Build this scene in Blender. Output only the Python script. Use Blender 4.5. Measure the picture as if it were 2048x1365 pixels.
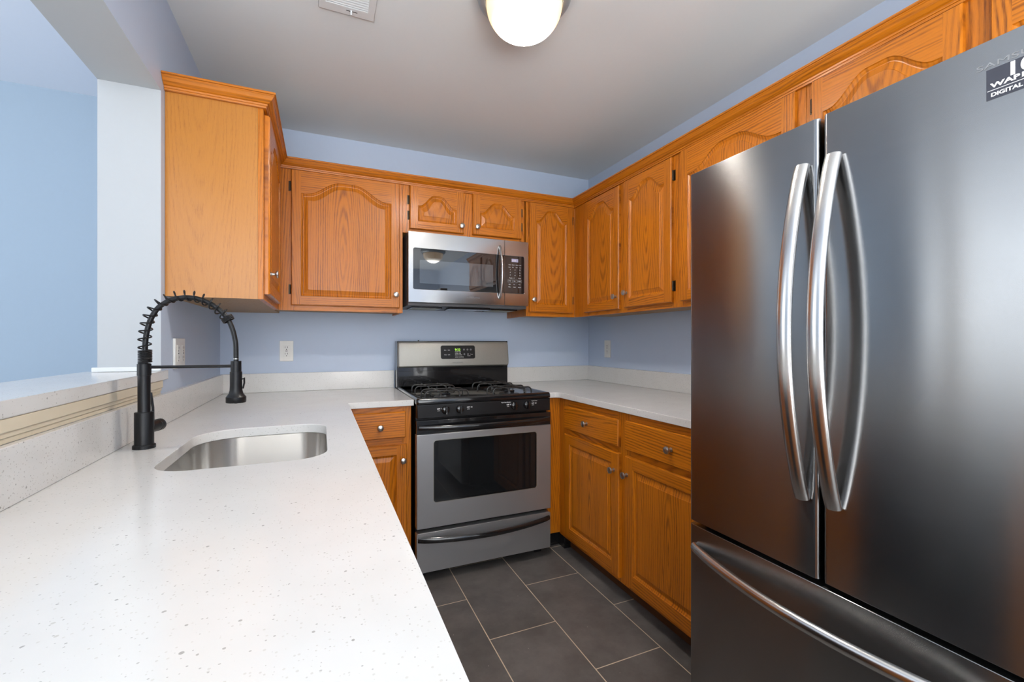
import bpy, bmesh, math, random
from math import sin, cos, pi, radians, sqrt
from mathutils import Vector, Matrix

for o in list(bpy.data.objects):
    bpy.data.objects.remove(o, do_unlink=True)
SC = bpy.context.scene
COL = SC.collection

# ------------------------------------------------------------------ room numbers (metres)
XL, XR, YB, ZC = -0.526, 1.9155, 2.943, 2.473      # kitchen left / right / back wall, ceiling
XLIV, YFRONT = -3.6, -2.6                           # living room far wall, wall behind the camera
HB, HT, YJ = 1.072, 2.105, 1.944                    # pass-through: half wall top, header underside, jamb
WT = 0.176                                          # partition thickness
CT, CB = 0.915, 0.885                               # counter top and underside

# ------------------------------------------------------------------ camera
cam = bpy.data.cameras.new('camera'); camo = bpy.data.objects.new('camera', cam); COL.objects.link(camo)
camo.location = (0, 0, 1.209)
camo.rotation_euler = (pi/2, 0, -radians(23.297))
cam.sensor_width = 36.0
cam.lens = 885.2/2048*36
cam.shift_x = -0.5/2048
cam.shift_y = 1.4/2048
cam.clip_start = 0.02
SC.camera = camo

# ------------------------------------------------------------------ world, exposure, big lights
w = bpy.data.worlds.new('sky'); SC.world = w; w.use_nodes = True
w.node_tree.nodes['Background'].inputs[0].default_value = (0.75, 0.85, 1.0, 1)
w.node_tree.nodes['Background'].inputs[1].default_value = 1.0
SC.view_settings.view_transform = 'Standard'
SC.view_settings.look = 'None'
SC.view_settings.exposure = 0.32
SC.view_settings.gamma = 1.0
SC.view_settings.use_curve_mapping = False

def area(name, loc, rot, sx, sy, power, color, spread=pi):
    l = bpy.data.lights.new(name, 'AREA'); l.shape = 'RECTANGLE'; l.size = sx; l.size_y = sy
    l.energy = power; l.color = color; l.spread = spread
    o = bpy.data.objects.new(name, l); o.location = loc; o.rotation_euler = rot; COL.objects.link(o)
    return o
# daylight through the living room window (left); added fill lamp behind the camera
area('window_daylight', (XLIV+0.09, 1.42, 1.42), (0, -pi/2, 0), 1.9, 2.15, 30, (0.93, 0.97, 1.0))
area('rear_fill', (-0.4, YFRONT+0.09, 1.35), (pi/2, 0, 0), 2.6, 2.1, 30, (1.0, 0.99, 0.975))
# added upward fills for bounced light: behind the camera, in the living room
area('bounce_fill', (-0.35, -1.75, 0.7), (pi, 0, 0), 2.2, 1.4, 150, (1.0, 0.99, 0.97))
area('living_bounce_fill', (-2.2, 1.3, 0.9), (pi, 0, 0), 1.6, 1.6, 4, (1.0, 0.98, 0.95), radians(110))

# ------------------------------------------------------------------ object helpers
W = {}
def prop(o, label=None, cat=None, group=None, kind=None):
    if label: o['label'] = label
    if cat: o['category'] = cat
    if group: o['group'] = group
    if kind: o['kind'] = kind
    return o
def thing(name, label, cat, loc=(0, 0, 0), group=None):
    o = bpy.data.objects.new(name, None); COL.objects.link(o); o.location = loc
    o.empty_display_size = 0.05
    W[o.name] = Vector(loc)
    return prop(o, label, cat, group)

class MB:
    def __init__(s):
        s.v = []; s.f = []; s.uv = []; s.mi = []
    def face(s, pts, uvs=None, out=None, mi=0):
        pts = [Vector(p) for p in pts]
        if uvs is None: uvs = [(0, 0)]*len(pts)
        if out is not None:
            n = Vector((0, 0, 0))
            for i in range(len(pts)):
                a, b = pts[i], pts[(i+1) % len(pts)]
                n += Vector(((a.y-b.y)*(a.z+b.z), (a.z-b.z)*(a.x+b.x), (a.x-b.x)*(a.y+b.y)))
            if n.dot(Vector(out)) < 0:
                pts = pts[::-1]; uvs = list(uvs)[::-1]
        i0 = len(s.v); s.v += pts; s.f.append(tuple(range(i0, i0+len(pts)))); s.uv += list(uvs); s.mi.append(mi)
    def box(s, x0, x1, y0, y1, z0, z1, grain='z', uo=None, mi=0):
        x0, x1 = min(x0, x1), max(x0, x1); y0, y1 = min(y0, y1), max(y0, y1); z0, z1 = min(z0, z1), max(z0, z1)
        if uo is None: uo = (rb(), random.uniform(0, 5))
        g = 'xyz'.index(grain)
        for ax in range(3):
            for sgn in (0, 1):
                o1, o2 = [i for i in range(3) if i != ax]
                c = []
                for (p, q) in ((0, 0), (1, 0), (1, 1), (0, 1)):
                    pt = [0, 0, 0]
                    lo = (x0, y0, z0); hi = (x1, y1, z1)
                    pt[ax] = (lo, hi)[sgn][ax]; pt[o1] = (lo, hi)[p][o1]; pt[o2] = (lo, hi)[q][o2]
                    c.append(pt)
                n = [0, 0, 0]; n[ax] = 1 if sgn else -1
                if ax == g: ua, va = o1, o2
                else: va = g; ua = [i for i in (o1, o2) if i != g][0]
                s.face(c, [(pt[ua]*1.0 + uo[0], pt[va]+uo[1]) for pt in c], n, mi)
    def ring(s, loops, close=True, uvf=None, mi=0, cap0=False, cap1=False, out=None):
        n = len(loops[0])
        base = len(s.v)
        for L in loops:
            for p in L: s.v.append(Vector(p)); s.uv_v = None
        # per-vertex uv kept parallel to loops through face corners
        def uvp(p): return uvf(p) if uvf else (0, 0)
        fs = []
        for k in range(len(loops)-1):
            for i in range(n if close else n-1):
                j = (i+1) % n
                fs.append((base+k*n+i, base+k*n+j, base+(k+1)*n+j, base+(k+1)*n+i))
        if cap0: fs.append(tuple(base+i for i in range(n))[::-1])
        if cap1: fs.append(tuple(base+(len(loops)-1)*n+i for i in range(n)))
        s.shared = getattr(s, 'shared', [])
        for f in fs:
            s.shared.append((f, mi))
        while len(s.uv) < len(s.v): s.uv.append((0, 0))
    def lathe(s, c, axis, prof, seg=32, mi=0, cap0=True, cap1=True, sx=1.0):
        c = Vector(c); ax = Vector(axis).normalized()
        t = Vector((0, 0, 1)) if abs(ax.z) < 0.9 else Vector((1, 0, 0))
        u = ax.cross(t).normalized(); v = ax.cross(u)
        loops = []
        for r, h in prof:
            loops.append([c + ax*h + (u*cos(2*pi*i/seg)*r + v*sin(2*pi*i/seg)*r*sx) for i in range(seg)])
        s.ring(loops, cap0=cap0, cap1=cap1, mi=mi)
    def tube(s, path, r, seg=12, up=(0, 0, 1), mi=0, caps=True):
        path = [Vector(p) for p in path]; n = len(path)
        if not isinstance(r, (list, tuple)): r = (r, r)
        loops = []
        upv = Vector(up)
        for i, p in enumerate(path):
            t = (path[min(i+1, n-1)] - path[max(i-1, 0)]).normalized()
            side = t.cross(upv)
            if side.length < 1e-4: side = t.cross(Vector((1, 0, 0)))
            side.normalize(); u2 = side.cross(t).normalized()
            loops.append([p + side*(cos(2*pi*k/seg)*r[0]) + u2*(sin(2*pi*k/seg)*r[1]) for k in range(seg)])
        s.ring(loops, cap0=caps, cap1=caps, mi=mi)
    def build(s, name, mats, parent=None, origin=None, bevel=0, smooth=True, angle=35, recalc=False, **kw):
        if not isinstance(mats, (list, tuple)): mats = [mats]
        if origin is None: origin = W[parent.name] if parent else Vector((0, 0, 0))
        origin = Vector(origin)
        me = bpy.data.meshes.new(name)
        fs = list(s.f) + [f for f, _ in getattr(s, 'shared', [])]
        mi = list(s.mi) + [m for _, m in getattr(s, 'shared', [])]
        me.from_pydata([tuple(v-origin) for v in s.v], [], fs)
        uvl = me.uv_layers.new(name='UVMap')
        for L in me.loops:
            uvl.data[L.index].uv = s.uv[L.vertex_index]
        for m in mats: me.materials.append(m)
        for p, m in zip(me.polygons, mi): p.material_index = m
        me.update()
        if bevel or recalc or getattr(s, 'shared', []):
            bm = bmesh.new(); bm.from_mesh(me)
            if not recalc and bevel: bmesh.ops.remove_doubles(bm, verts=bm.verts, dist=1e-6)
            if recalc or getattr(s, 'shared', []): bmesh.ops.recalc_face_normals(bm, faces=bm.faces)
            bm.to_mesh(me); bm.free()
        o = bpy.data.objects.new(name, me); COL.objects.link(o)
        if parent:
            o.parent = parent; o.location = origin - W[parent.name]
        else: o.location = origin
        W[o.name] = origin
        if bevel:
            b = o.modifiers.new('bevel', 'BEVEL'); b.width = bevel; b.segments = 2; b.limit_method = 'ANGLE'; b.angle_limit = radians(40)
            b.harden_normals = False
        if smooth:
            me.shade_smooth(); me.set_sharp_from_angle(angle=radians(angle))
        return prop(o, **kw)
random.seed(7)
_b = [0]
def rb():
    _b[0] += 1
    return 10.0*_b[0] + random.uniform(0.55, 1.3)*random.choice((-1, 1))
def rc():
    _b[0] += 1
    return 10.0*_b[0] + random.uniform(-0.03, 0.03)

class Face:
    """a vertical working plane: a = along the wall, b = height, n = out of the wall"""
    def __init__(s, d, P): s.d = d; s.P = P
    def __call__(s, a, b, n=0):
        if s.d == '-y': return Vector((a, s.P-n, b))
        if s.d == '-x': return Vector((s.P-n, a, b))
        if s.d == '+x': return Vector((s.P+n, a, b))
    def nrm(s): return Vector({'-y': (0, -1, 0), '-x': (-1, 0, 0), '+x': (1, 0, 0)}[s.d])
    def av(s): return Vector((1, 0, 0)) if s.d == '-y' else Vector((0, 1, 0))
    def box(s, mb, a0, a1, b0, b1, n0, n1, grain='z', **k):
        p, q = s(a0, b0, n0), s(a1, b1, n1)
        g = grain if grain == 'z' else ('x' if s.d == '-y' else 'y')
        mb.box(p.x, q.x, p.y, q.y, p.z, q.z, g, **k)

# ------------------------------------------------------------------ materials
def nm(name):
    m = bpy.data.materials.new(name); m.use_nodes = True
    nt = m.node_tree; bs = nt.nodes['Principled BSDF']
    return m, nt, bs
class N:
    def __init__(s, nt): s.nt = nt
    def new(s, t, **k):
        n = s.nt.nodes.new(t)
        for a, b in k.items(): setattr(n, a, b)
        return n
    def inp(s, sock, v):
        if hasattr(v, 'is_output') or isinstance(v, bpy.types.NodeSocket): s.nt.links.new(v, sock)
        else: sock.default_value = v
    def m(s, op, a, b=0.0, c=None):
        n = s.new('ShaderNodeMath', operation=op); s.inp(n.inputs[0], a); s.inp(n.inputs[1], b)
        if c is not None: s.inp(n.inputs[2], c)
        return n.outputs[0]
    def comb(s, x, y, z):
        n = s.new('ShaderNodeCombineXYZ')
        for i, v in enumerate((x, y, z)): s.inp(n.inputs[i], v)
        return n.outputs[0]
    def noise(s, vec, scale, detail=2.0, rough=0.5):
        n = s.new('ShaderNodeTexNoise'); s.inp(n.inputs['Vector'], vec); n.inputs['Scale'].default_value = scale
        n.inputs['Detail'].default_value = detail; n.inputs['Roughness'].default_value = rough
        return n.outputs[0]
    def mix(s, f, a, b, mode='MIX'):
        n = s.new('ShaderNodeMix', data_type='RGBA', blend_type=mode); s.inp(n.inputs[0], f)
        s.inp(n.inputs[6], a if not isinstance(a, tuple) else (*a, 1)[:4]); s.inp(n.inputs[7], b if not isinstance(b, tuple) else (*b, 1)[:4])
        return n.outputs[2]
    def ramp(s, f, a, b):
        n = s.new('ShaderNodeMapRange'); s.inp(n.inputs[0], f); n.inputs[1].default_value = a; n.inputs[2].default_value = b
        return n.outputs[0]
    def bump(s, h, st, dist, bs):
        n = s.new('ShaderNodeBump'); s.inp(n.inputs['Height'], h); n.inputs['Strength'].default_value = st; n.inputs['Distance'].default_value = dist
        s.nt.links.new(n.outputs[0], bs.inputs['Normal'])
    def obj(s):
        t = s.new('ShaderNodeNewGeometry'); return t.outputs['Position']

def sr(r, g, b):
    f = lambda c: (c/255/12.92) if c/255 <= 0.04045 else ((c/255+0.055)/1.055)**2.4
    return (f(r), f(g), f(b))

def oak(name, light, dark, ringmix=0.68, rough=0.3):
    m, nt, bs = nm(name); n = N(nt)
    uv = n.new('ShaderNodeUVMap', uv_map='UVMap')
    sp = n.new('ShaderNodeSeparateXYZ'); nt.links.new(uv.outputs[0], sp.inputs[0])
    U, V = sp.outputs[0], sp.outputs[1]
    bid = n.m('ROUND', n.m('DIVIDE', U, 10.0))
    u = n.m('SUBTRACT', U, n.m('MULTIPLY', bid, 10.0))
    wn = n.new('ShaderNodeTexWhiteNoise', noise_dimensions='1D'); nt.links.new(bid, wn.inputs['W'])
    rnd = wn.outputs['Value']
    v1 = n.comb(n.m('MULTIPLY', u, 9.0), n.m('MULTIPLY', V, 0.9), n.m('MULTIPLY', rnd, 40.0))
    n1 = n.m('SUBTRACT', n.noise(v1, 1.0, 3.0, 0.55), 0.5)
    v2 = n.comb(n.m('MULTIPLY', u, 60.0), n.m('MULTIPLY', V, 9.0), n.m('MULTIPLY', rnd, 40.0))
    n2 = n.m('SUBTRACT', n.noise(v2, 1.0, 2.0, 0.6), 0.5)
    uu = n.m('ADD', u, n.m('MULTIPLY', n1, 0.055))
    vv = n.m('ADD', n.m('MULTIPLY', V, 0.11), n.m('MULTIPLY', rnd, -0.10))
    r = n.m('SQRT', n.m('ADD', n.m('MULTIPLY', uu, uu), n.m('MULTIPLY', vv, vv)))
    ph = n.m('ADD', n.m('MULTIPLY', r, 2*pi*88), n.m('ADD', n.m('MULTIPLY', n2, 3.2), n.m('MULTIPLY', n1, 9.0)))
    ring = n.m('ADD', n.m('MULTIPLY', n.m('SINE', ph), 0.5), 0.5)
    ring = n.m('POWER', ring, 1.8)
    v5 = n.comb(n.m('MULTIPLY', u, 38.0), n.m('MULTIPLY', V, 2.2), n.m('MULTIPLY', rnd, 70.0))
    amp = n.ramp(n.noise(v5, 1.0, 2.0, 0.6), 0.36, 0.62)
    ring = n.m('MULTIPLY', ring, n.m('ADD', n.m('MULTIPLY', amp, 0.85), 0.15))
    v3 = n.comb(n.m('MULTIPLY', u, 900.0), n.m('MULTIPLY', V, 26.0), n.m('MULTIPLY', rnd, 90.0))
    po = n.ramp(n.noise(v3, 1.0, 2.0, 0.7), 0.47, 0.66)
    grain = n.m('ADD', n.m('MULTIPLY', ring, ringmix), n.m('MULTIPLY', n.m('MULTIPLY', po, n.m('ADD', n.m('MULTIPLY', ring, 0.8), 0.25)), 0.75))
    v4 = n.comb(n.m('MULTIPLY', u, 3.0), n.m('MULTIPLY', V, 1.0), n.m('MULTIPLY', rnd, 20.0))
    big = n.m('ADD', n.m('MULTIPLY', n.noise(v4, 1.5, 2.0), 0.35), n.m('MULTIPLY', rnd, 0.3))
    c = n.mix(n.m('MINIMUM', grain, 1.0), light, dark)
    c = n.mix(n.m('MULTIPLY', big, 0.75), c, tuple(0.62*a+0.38*b*0.9 for a, b in zip(light, dark)), 'MIX')
    nt.links.new(c, bs.inputs['Base Color'])
    bs.inputs['Roughness'].default_value = rough
    nt.links.new(n.m('ADD', n.m('MULTIPLY', po, 0.12), rough), bs.inputs['Roughness'])
    bs.inputs['Coat Weight'].default_value = 0.15; bs.inputs['Coat Roughness'].default_value = 0.2; bs.inputs['Specular IOR Level'].default_value = 0.4
    n.bump(n.m('SUBTRACT', 1.0, n.m('ADD', n.m('MULTIPLY', po, 0.6), n.m('MULTIPLY', ring, 0.5))), 0.35, 0.0006, bs)
    return m

def plain(name, col, rough=0.5, metal=0.0, nscale=0, namt=0.0, bump=0.0, coat=0.0, spec=None):
    m, nt, bs = nm(name); n = N(nt)
    bs.inputs['Base Color'].default_value = (*col, 1); bs.inputs['Roughness'].default_value = rough; bs.inputs['Metallic'].default_value = metal
    if spec is not None: bs.inputs['Specular IOR Level'].default_value = spec
    bs.inputs['Coat Weight'].default_value = coat
    ns = n.noise(n.obj(), nscale or 40.0, 3.0, 0.6)
    amt = namt or 0.04
    c = n.mix(ns, tuple(max(0, x*(1-amt)) for x in col), tuple(min(1, x*(1+amt)) for x in col))
    nt.links.new(c, bs.inputs['Base Color'])
    if bump: n.bump(ns, bump, 0.001, bs)
    return m

def steel(name, col, rough, axis='y', aniso=0.75, tangent=(0, 0, 1), streak=0.035, bmp=0.01, rs=0.025):
    m, nt, bs = nm(name); n = N(nt)
    sp = n.new('ShaderNodeSeparateXYZ'); nt.links.new(n.obj(), sp.inputs[0])
    k = {'x': (3, 900, 900), 'y': (900, 3, 900), 'z': (900, 900, 3), 'xy': (3, 3, 900)}[axis]
    v = n.comb(*[n.m('MULTIPLY', sp.outputs[i], float(k[i])) for i in range(3)])
    s_ = n.noise(v, 1.0, 2.0, 0.7)
    big = n.noise(n.obj(), 2.5, 3.0, 0.6)
    c = n.mix(s_, tuple(x*(1-streak) for x in col), tuple(min(1, x*(1+streak)) for x in col))
    nt.links.new(c, bs.inputs['Base Color'])
    bs.inputs['Metallic'].default_value = 1.0
    nt.links.new(n.m('ADD', n.m('MULTIPLY', n.m('SUBTRACT', big, 0.5), 0.10), n.m('ADD', n.m('MULTIPLY', s_, rs), rough)), bs.inputs['Roughness'])
    bs.inputs['Anisotropic'].default_value = aniso
    tn = n.comb(*[float(t) for t in tangent]); nt.links.new(tn, bs.inputs['Tangent'])
    n.bump(s_, bmp, 0.0002, bs)
    return m

def quartz():
    m, nt, bs = nm('white_quartz'); n = N(nt)
    P = n.obj()
    base = n.mix(n.noise(P, 9.0, 3.0), sr(209, 208, 205), sr(219, 218, 216))
    def specks(scale, thr, size):
        vo = n.new('ShaderNodeTexVoronoi'); nt.links.new(P, vo.inputs['Vector']); vo.inputs['Scale'].default_value = scale
        sp = n.new('ShaderNodeSeparateColor'); nt.links.new(vo.outputs['Color'], sp.inputs[0])
        sel = n.m('GREATER_THAN', sp.outputs[0], thr)
        rad = n.m('MULTIPLY', n.m('ADD', sp.outputs[1], 0.3), size)
        dd = n.m('ADD', vo.outputs['Distance'], n.m('MULTIPLY', n.noise(P, scale*2.5, 1.0), 0.12))
        return n.m('MULTIPLY', sel, n.m('LESS_THAN', dd, rad)), sp.outputs[2]
    a, ca = specks(260.0, 0.72, 0.34)
    b, cb = specks(140.0, 0.93, 0.30)
    c = n.mix(n.m('MULTIPLY', a, 0.5), base, n.mix(ca, sr(120, 118, 112), sr(196, 192, 184)))
    c = n.mix(n.m('MULTIPLY', b, 0.6), c, n.mix(cb, sr(105, 104, 100), sr(180, 176, 168)))
    nt.links.new(c, bs.inputs['Base Color'])
    bs.inputs['Roughness'].default_value = 0.16
    bs.inputs['Specular IOR Level'].default_value = 0.5
    return m

def floor_mat():
    m, nt, bs = nm('slate_tile'); n = N(nt)
    P = n.obj(); sp = n.new('ShaderNodeSeparateXYZ'); nt.links.new(P, sp.inputs[0])
    v = n.comb(n.m('SUBTRACT', sp.outputs[1], 0.1535), n.m('SUBTRACT', sp.outputs[0], 0.018), 0.0)
    br = n.new('ShaderNodeTexBrick'); nt.links.new(v, br.inputs['Vector'])
    br.offset = 0.5; br.offset_frequency = 2; br.squash = 1.0
    br.inputs['Scale'].default_value = 1.0; br.inputs['Mortar Size'].default_value = 0.0021; br.inputs['Mortar Smooth'].default_value = 0.1
    br.inputs['Brick Width'].default_value = 0.612; br.inputs['Row Height'].default_value = 0.3035; br.inputs['Bias'].default_value = 0.0
    br.inputs['Color1'].default_value = (0.9, 0.9, 0.9, 1); br.inputs['Color2'].default_value = (1.1, 1.1, 1.1, 1)
    cl = n.noise(P, 5.0, 6.0, 0.62); fine = n.noise(P, 60.0, 4.0, 0.7)
    t = n.mix(n.ramp(cl, 0.35, 0.7), sr(82, 79, 77), sr(116, 112, 109))
    t = n.mix(n.m('MULTIPLY', fine, 0.5), t, sr(76, 73, 71))
    t = n.mix(1.0, t, br.outputs['Color'], 'MULTIPLY')
    # crumbs of dust
    vo = n.new('ShaderNodeTexVoronoi'); nt.links.new(P, vo.inputs['Vector']); vo.inputs['Scale'].default_value = 28.0
    s2 = n.new('ShaderNodeSeparateColor'); nt.links.new(vo.outputs['Color'], s2.inputs[0])
    d = n.m('MULTIPLY', n.m('GREATER_THAN', s2.outputs[0], 0.88), n.m('LESS_THAN', vo.outputs['Distance'], 0.05))
    t = n.mix(n.m('MULTIPLY', d, 0.7), t, sr(190, 185, 178))
    c = n.mix(br.outputs['Fac'], t, sr(205, 188, 164))
    nt.links.new(c, bs.inputs['Base Color'])
    bs.inputs['Roughness'].default_value = 0.5
    n.bump(n.m('SUBTRACT', n.m('MULTIPLY', fine, 0.3), br.outputs['Fac']), 0.3, 0.001, bs)
    return m

def emit(name, col, st):
    m, nt, bs = nm(name)
    bs.inputs['Base Color'].default_value = (*[c*0.5 for c in col], 1)
    bs.inputs['Emission Color'].default_value = (*col, 1); bs.inputs['Emission Strength'].default_value = st
    return m

def dome_mat(c0, r0, power):
    m, nt, bs = nm('lit_frosted_glass'); n = N(nt)
    sp = n.new('ShaderNodeSeparateXYZ'); nt.links.new(n.obj(), sp.inputs[0])
    dx = n.m('SUBTRACT', sp.outputs[0], c0[0]); dy = n.m('SUBTRACT', sp.outputs[1], c0[1])
    r = n.m('DIVIDE', n.m('SQRT', n.m('ADD', n.m('MULTIPLY', dx, dx), n.m('MULTIPLY', dy, dy))), r0)
    f = n.m('POWER', n.m('MAXIMUM', n.m('SUBTRACT', 1.0, n.m('POWER', r, 2.0)), 0.0), 5.0)
    st = n.m('ADD', n.m('MULTIPLY', f, power), 1.0)
    c = n.mix(n.ramp(f, 0.0, 0.02), (1.0, 0.60, 0.27), (1.0, 0.93, 0.84))
    nt.links.new(c, bs.inputs['Emission Color']); nt.links.new(st, bs.inputs['Emission Strength'])
    bs.inputs['Base Color'].default_value = (0.8, 0.75, 0.65, 1); bs.inputs['Roughness'].default_value = 0.25
    return m

OAK_L, OAK_D = sr(206, 120, 18), sr(112, 55, 5)
M = dict(
    oak=oak('honey_oak', OAK_L, OAK_D),
    oak_side=oak('oak_veneer', sr(190, 125, 49), sr(152, 90, 30), 0.16, 0.28),
    oak_in=oak('cabinet_underside', sr(168, 130, 80), sr(140, 104, 60), 0.2, 0.5),
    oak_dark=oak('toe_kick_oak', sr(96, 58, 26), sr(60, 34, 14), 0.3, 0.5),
    blue=plain('blue_wall_paint', sr(190, 204, 225), 0.55, nscale=60, namt=0.015, bump=0.03),
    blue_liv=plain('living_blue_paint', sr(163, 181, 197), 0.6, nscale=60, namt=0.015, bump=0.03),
    ceil=plain('ceiling_paint', sr(226, 230, 232), 0.8, nscale=70, namt=0.012, bump=0.04),
    white=plain('white_trim_paint', sr(222, 225, 227), 0.45, nscale=50, namt=0.01),
    liv_ceil=plain('pale_blue_ceiling_paint', sr(224, 231, 242), 0.7, nscale=60, namt=0.012),
    jamb=plain('pale_grey_paint', sr(182, 186, 189), 0.6, nscale=60, namt=0.012, bump=0.03),
    beige=plain('beige_filler_strip', sr(214, 202, 178), 0.45, nscale=20, namt=0.03),
    quartz=quartz(), floor=floor_mat(),
    fridge=steel('fridge_steel', (0.315, 0.32, 0.325), 0.22, 'y', 0.9, streak=0.05, bmp=0.0, rs=0.02),
    steel=steel('brushed_steel', (0.42, 0.415, 0.405), 0.17, 'x', 0.25),
    guard=plain('guard_steel', (0.34, 0.33, 0.30), 0.48, 0.6, nscale=90, namt=0.05),
    handle=steel('handle_steel', (0.62, 0.61, 0.60), 0.24, 'z', 0.0),
    sink=steel('sink_steel', (0.74, 0.72, 0.69), 0.22, 'xy', 0.6, bmp=0.0, rs=0.02),
    silver=plain('silver_painted_steel', (0.36, 0.36, 0.365), 0.38, 0.75, nscale=200, namt=0.03),
    nickel=plain('satin_nickel', (0.55, 0.54, 0.52), 0.28, 1.0),
    bronze=plain('dark_bronze', (0.06, 0.045, 0.03), 0.35, 0.8),
    bk=plain('black_enamel', (0.008, 0.008, 0.009), 0.14, coat=0.5),
    bkmat=plain('black_plastic', (0.008, 0.008, 0.009), 0.38, spec=0.3),
    iron=plain('cast_iron', (0.02, 0.02, 0.02), 0.32),
    rubber=plain('matte_black', (0.006, 0.006, 0.007), 0.40, nscale=200, namt=0.1, spec=0.35),
    glass=plain('black_glass', (0.012, 0.013, 0.014), 0.015, spec=0.8),
    mglass=plain('tinted_oven_glass', (0.008, 0.009, 0.010), 0.03, spec=0.5),
    mwin=plain('microwave_screen_glass', (0.055, 0.065, 0.075), 0.02, spec=1.0),
    grey=plain('grey_body_paint', (0.10, 0.10, 0.105), 0.45),
    canopy=plain('pewter_metal', (0.36, 0.40, 0.43), 0.4, 0.4),
    mark=plain('white_print', (0.75, 0.75, 0.75), 0.5),
    greymark=plain('grey_print', (0.16, 0.16, 0.17), 0.4),
    logo=plain('logo_grey', (0.30, 0.31, 0.32), 0.35, 0.3),
    sticker=plain('charcoal_sticker', sr(62, 64, 74), 0.35),
    plate=plain('white_plastic', sr(232, 231, 226), 0.35),
    slot=plain('dark_slot', (0.02, 0.02, 0.02), 0.6),
    filt=plain('grease_filter', (0.34, 0.34, 0.26), 0.45, 0.5, nscale=300, namt=0.4),
    green=emit('green_display', (0.45, 0.9, 0.08), 0.7),
    disp=emit('dim_display', (0.45, 0.42, 0.6), 0.28),
    pane=plain('window_pane', (0.8, 0.85, 0.9), 0.1),
    curtain=plain('curtain_cloth', sr(200, 178, 150), 0.8),
)

def text(body, F, a, b, n, size, mat, parent, name='lettering', align='LEFT', sxx=1.0, ext=0.0003, bold=0.0):
    cu = bpy.data.curves.new(name, 'FONT'); cu.body = body; cu.size = size; cu.extrude = ext; cu.align_x = align; cu.offset = bold
    t = bpy.data.objects.new('t', cu); COL.objects.link(t)
    dg = bpy.context.evaluated_depsgraph_get(); dg.update()
    me = bpy.data.meshes.new_from_object(t.evaluated_get(dg))
    bpy.data.objects.remove(t)
    org = W[parent.name]
    s = -1 if F.d == '-x' else 1
    for v in me.vertices:
        p = F(a + s*v.co.x*sxx, b + v.co.y, n + v.co.z + ext)
        v.co = p - org
    me.materials.clear(); me.materials.append(mat)
    bm = bmesh.new(); bm.from_mesh(me); bmesh.ops.recalc_face_normals(bm, faces=bm.faces); bm.to_mesh(me); bm.free()
    me.name = name
    o = bpy.data.objects.new(name, me); COL.objects.link(o); o.parent = parent; W[o.name] = org
    return o

def poly_prism(mb, outer, holes, z0, z1, mi=0):
    """horizontal slab with holes"""
    bm = bmesh.new(); edges = []
    for L in [outer] + holes:
        vs = [bm.verts.new((x, y, z1)) for x, y in L]
        for i in range(len(vs)): edges.append(bm.edges.new((vs[i], vs[(i+1) % len(vs)])))
    bmesh.ops.triangle_fill(bm, edges=edges, use_beauty=True)
    for f in bm.faces:
        P = [v.co.copy() for v in f.verts]
        mb.face(P, out=(0, 0, 1), mi=mi)
        mb.face([Vector((p.x, p.y, z0)) for p in P], out=(0, 0, -1), mi=mi)
    bm.free()
    for L, sg in [(outer, 1)] + [(h, -1) for h in holes]:
        ar = sum(L[i][0]*L[(i+1) % len(L)][1]-L[(i+1) % len(L)][0]*L[i][1] for i in range(len(L)))
        for i in range(len(L)):
            a, b = L[i], L[(i+1) % len(L)]
            nrm = Vector((b[1]-a[1], -(b[0]-a[0]), 0))*(1 if ar > 0 else -1)*sg
            mb.face([(a[0], a[1], z0), (b[0], b[1], z0), (b[0], b[1], z1), (a[0], a[1], z1)], out=nrm, mi=mi)

def rrect(x0, x1, y0, y1, r, k=8):
    if not isinstance(r, (list, tuple)): r = [r]*4
    out = []
    for (cx, cy, a, rr) in ((x1-r[0], y1-r[0], 0, r[0]), (x0+r[1], y1-r[1], 90, r[1]), (x0+r[2], y0+r[2], 180, r[2]), (x1-r[3], y0+r[3], 270, r[3])):
        for i in range(k+1):
            t = radians(a+90*i/k); out.append((cx+rr*cos(t), cy+rr*sin(t)))
    return out

# ================================================================== THE ROOM
def struct(name, mb, mats, **k):
    o = mb.build(name, mats, smooth=False, **k); o['kind'] = 'structure'; return o

mb = MB(); mb.box(XLIV-0.1, XR+0.1, YFRONT-0.1, YB+0.1, -0.1, 0); struct('floor', mb, M['floor'])
mb = MB(); mb.box(XL-WT/2, XR+0.1, YFRONT-0.1, YB+0.1, ZC, ZC+0.1); mb.box(XLIV-0.1, XL-WT/2, YFRONT-0.1, YB+0.1, ZC, ZC+0.1, mi=1)
struct('ceiling', mb, [M['ceil'], M['liv_ceil']])
mb = MB(); mb.box(XL-WT/2, XR+0.1, YB, YB+0.1, 0, ZC); mb.box(XLIV-0.1, XL-WT/2, YB, YB+0.1, 0, ZC, mi=1)
struct('wall_back', mb, [M['blue'], M['blue_liv']])
mb = MB(); mb.box(XR, XR+0.1, YFRONT, YB, 0, ZC); struct('wall_right', mb, M['blue'])
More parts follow.
